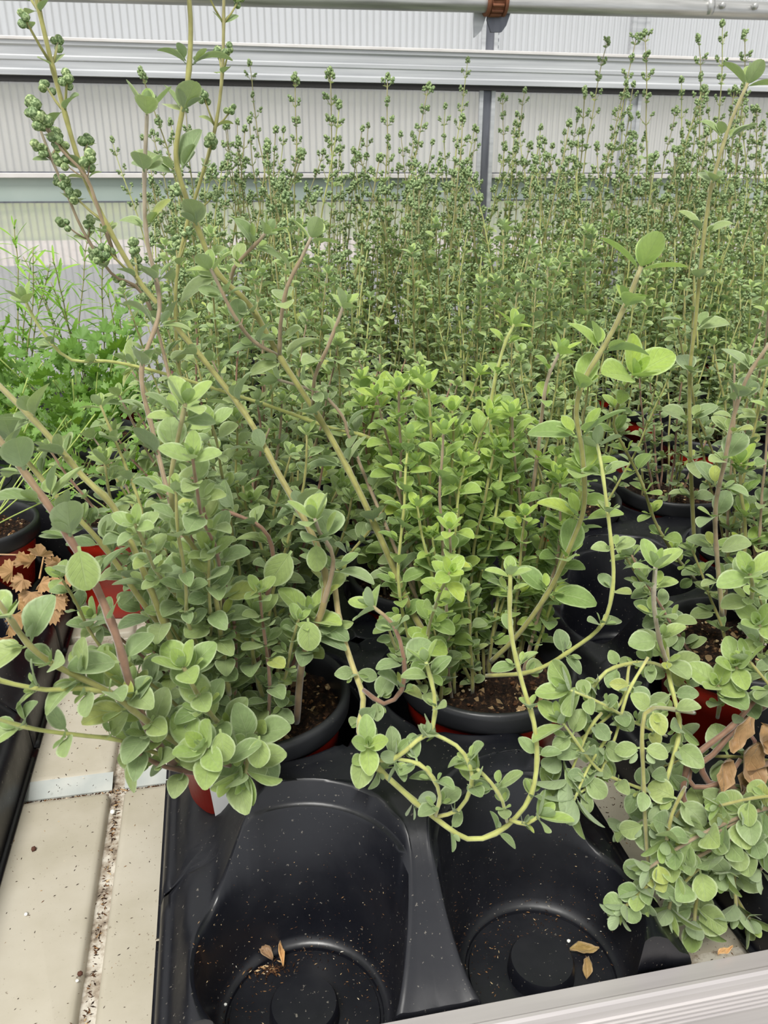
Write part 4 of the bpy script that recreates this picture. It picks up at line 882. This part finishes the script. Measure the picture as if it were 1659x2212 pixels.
# dried parsley by the left pot
dp = link('dry_stalk', (lambda m_: (tube(m_, [Vector((.02, -.045, .095)), at(95, 1200, .68)-PA.location, at(85, 1250, .66)-PA.location], .0008, 6), m_)[1])(MB()).mesh('dry', M['dry_tan']), PA)
mb = MB()
for a, b_, dx, dz in ((70, 1250, -.2, -1), (95, 1270, .6, -.8), (60, 1235, -.8, .2), (110, 1245, 1, .1), (85, 1225, .2, .8), (20, 1300, .3, -1), (0, 1350, 0, -1), (100, 1290, .2, -1)):
    parsley_leaf(mb, at(a, b_, .66)-PA.location, Vector((dx, -.2, dz)), Vector((0, -1, .3)), .021, rg, .0 if a > 50 else .9)
link('dry_leaflets', mb.mesh('dry', M['dry_tan']), dp)['label'] = 'withered tan parsley leaves'
# white paper label on the left pot
mb = MB(); V = []
for i in range(9):
    for z_ in (.030, .088):
        a = R(-127+i*3.2); r = .0448+(z_-.012)*.114+.0008; V.append((r*math.cos(a), r*math.sin(a), z_))
mb.add(V, [(2*i, 2*i+2, 2*i+3, 2*i+1) for i in range(8)]); link('label', mb.mesh('label', M['white_tag']), PL)

def pebble(px_, py_, z, r, m, nm, label, cat, group=None):
    rg = random.Random(int(px_+py_*3)); mb = MB(); q = ICO[0]*np.array([rg.uniform(.8, 1.2), rg.uniform(.7, 1.1), .75])*(1+.15*np.sin(ICO[0][:, [0]]*7+px_))*r
    mb.add(q, ICO[1]); o = link(nm, mb.mesh(nm, M[m])); p = on(px_, py_, z); o.location = p+Vector((0, 0, r*.55)); return tag(o, label, cat, group)
pebble(24, 1826, 0, .0010, 'perlite', 'perlite_grain', 'white perlite grain high on the left bench panel', 'perlite')
pebble(57, 1977, 0, .0014, 'perlite', 'perlite_grain', 'white perlite grain alone midway down the left bench panel', 'perlite')
pebble(167, 2120, 0, .0012, 'perlite', 'perlite_grain', 'white perlite grain beside the long bench groove', 'perlite')
pebble(73, 1836, 0, .0022, 'crumb', 'bark_crumb', 'round brown bark crumb on the left bench panel', 'crumb')
pebble(173, 2105, 0, .0018, 'crumb', 'bark_crumb', 'brown crumb at the edge of the long bench groove', 'crumb')
pebble(244, 1757, -.005, .0024, 'perlite', 'pale_pebble', 'pale round pebble where the two bench grooves cross', 'pebble')
pebble(788, 2053, .012, .0014, 'perlite', 'perlite_grain', 'white perlite grain at the right wall of the left empty cell', 'perlite')
pebble(557, 2052, .010, .0009, 'perlite', 'perlite_grain', 'tiny white grain above the dead leaves of the left empty cell', 'perlite')
pebble(522, 2071, .010, .0010, 'perlite', 'perlite_grain', 'tiny white grain beside the short tan leaf scrap', 'perlite')
pebble(487, 2171, .009, .0011, 'perlite', 'perlite_grain', 'white perlite grain near the front of the left empty cell', 'perlite')
pebble(1228, 2034, .0095, .0013, 'perlite', 'perlite_grain', 'pale grain above the curled leaf in the right empty cell', 'perlite')
# loose soil flecks: far too many to count
rg = random.Random(77); mb = MB()
def fleck(x, y, z, s):
    a = rg.random()*6.28; l_ = s*rg.uniform(.8, 2.4); w = s*.5
    dx, dy = math.cos(a), math.sin(a)
    mb.add([(x-dx*l_, y-dy*l_, z), (x-dy*w, y+dx*w, z), (x+dx*l_, y+dy*l_, z), (x+dy*w, y-dx*w, z), (x, y, z+s*.7)], [(0, 4, 1), (1, 4, 2), (2, 4, 3), (3, 4, 0)], None, (0, rg.random()**2.6, 0))
for k in range(200): fleck(rg.uniform(-.168, -.06), rg.uniform(.29, .51), .0002, rg.uniform(.0002, .0006))
for k in range(260): fleck(rg.gauss(-.12, .03), rg.uniform(.52, .75), .0002, rg.uniform(.0003, .0008))
for k in range(330): fleck(-.0960+rg.gauss(0, .0012), rg.uniform(.29, .52), -.0058, rg.uniform(.0003, .0011))
for k in range(400): fleck(rg.uniform(-.17, -.06), .519+rg.gauss(0, .002), -.0058, rg.uniform(.0003, .0011))
for k in range(500): fleck(rg.uniform(.245, .30), rg.uniform(.29, .55), .0002, rg.uniform(.0003, .0008))
o = link('soil_flecks', mb.mesh('flecks', M['granule'], False)); tag(o, 'scattered dark soil flecks on the bench and in its grooves', 'soil', kind='stuff')
mb = MB()
for cx in (.0195, .151):
    for k in range(520):
        r = .043*math.sqrt(rg.random()); a = rg.random()*6.28; y = .303+r*math.sin(a)
        if y < .276 or r < .0185: continue
        if rg.random() < .4 or (math.sin(a) > .1): fleck(cx+r*math.cos(a), y, .0094, rg.uniform(.0002, .0006))
    for k in range(260):
        a = rg.uniform(.1, 3.04); z_ = .012+.06*rg.random()**2; r = .0462+(z_-.0135)*.13; fleck(cx+(r-.0006)*math.cos(a), .303+(r-.0006)*math.sin(a), z_, rg.uniform(.0002, .0005))
for k in range(120):
    r = abs(rg.gauss(0, .006)); a = rg.random()*6.28; fleck(.004+r*math.cos(a), .334+r*.4*math.sin(a), .0098, rg.uniform(.0005, .0012))
o = link('soil_crumbs', mb.mesh('flecks', M['granule'], False)); tag(o, 'reddish soil crumbs strewn over the floors of the empty cells', 'soil', kind='stuff')
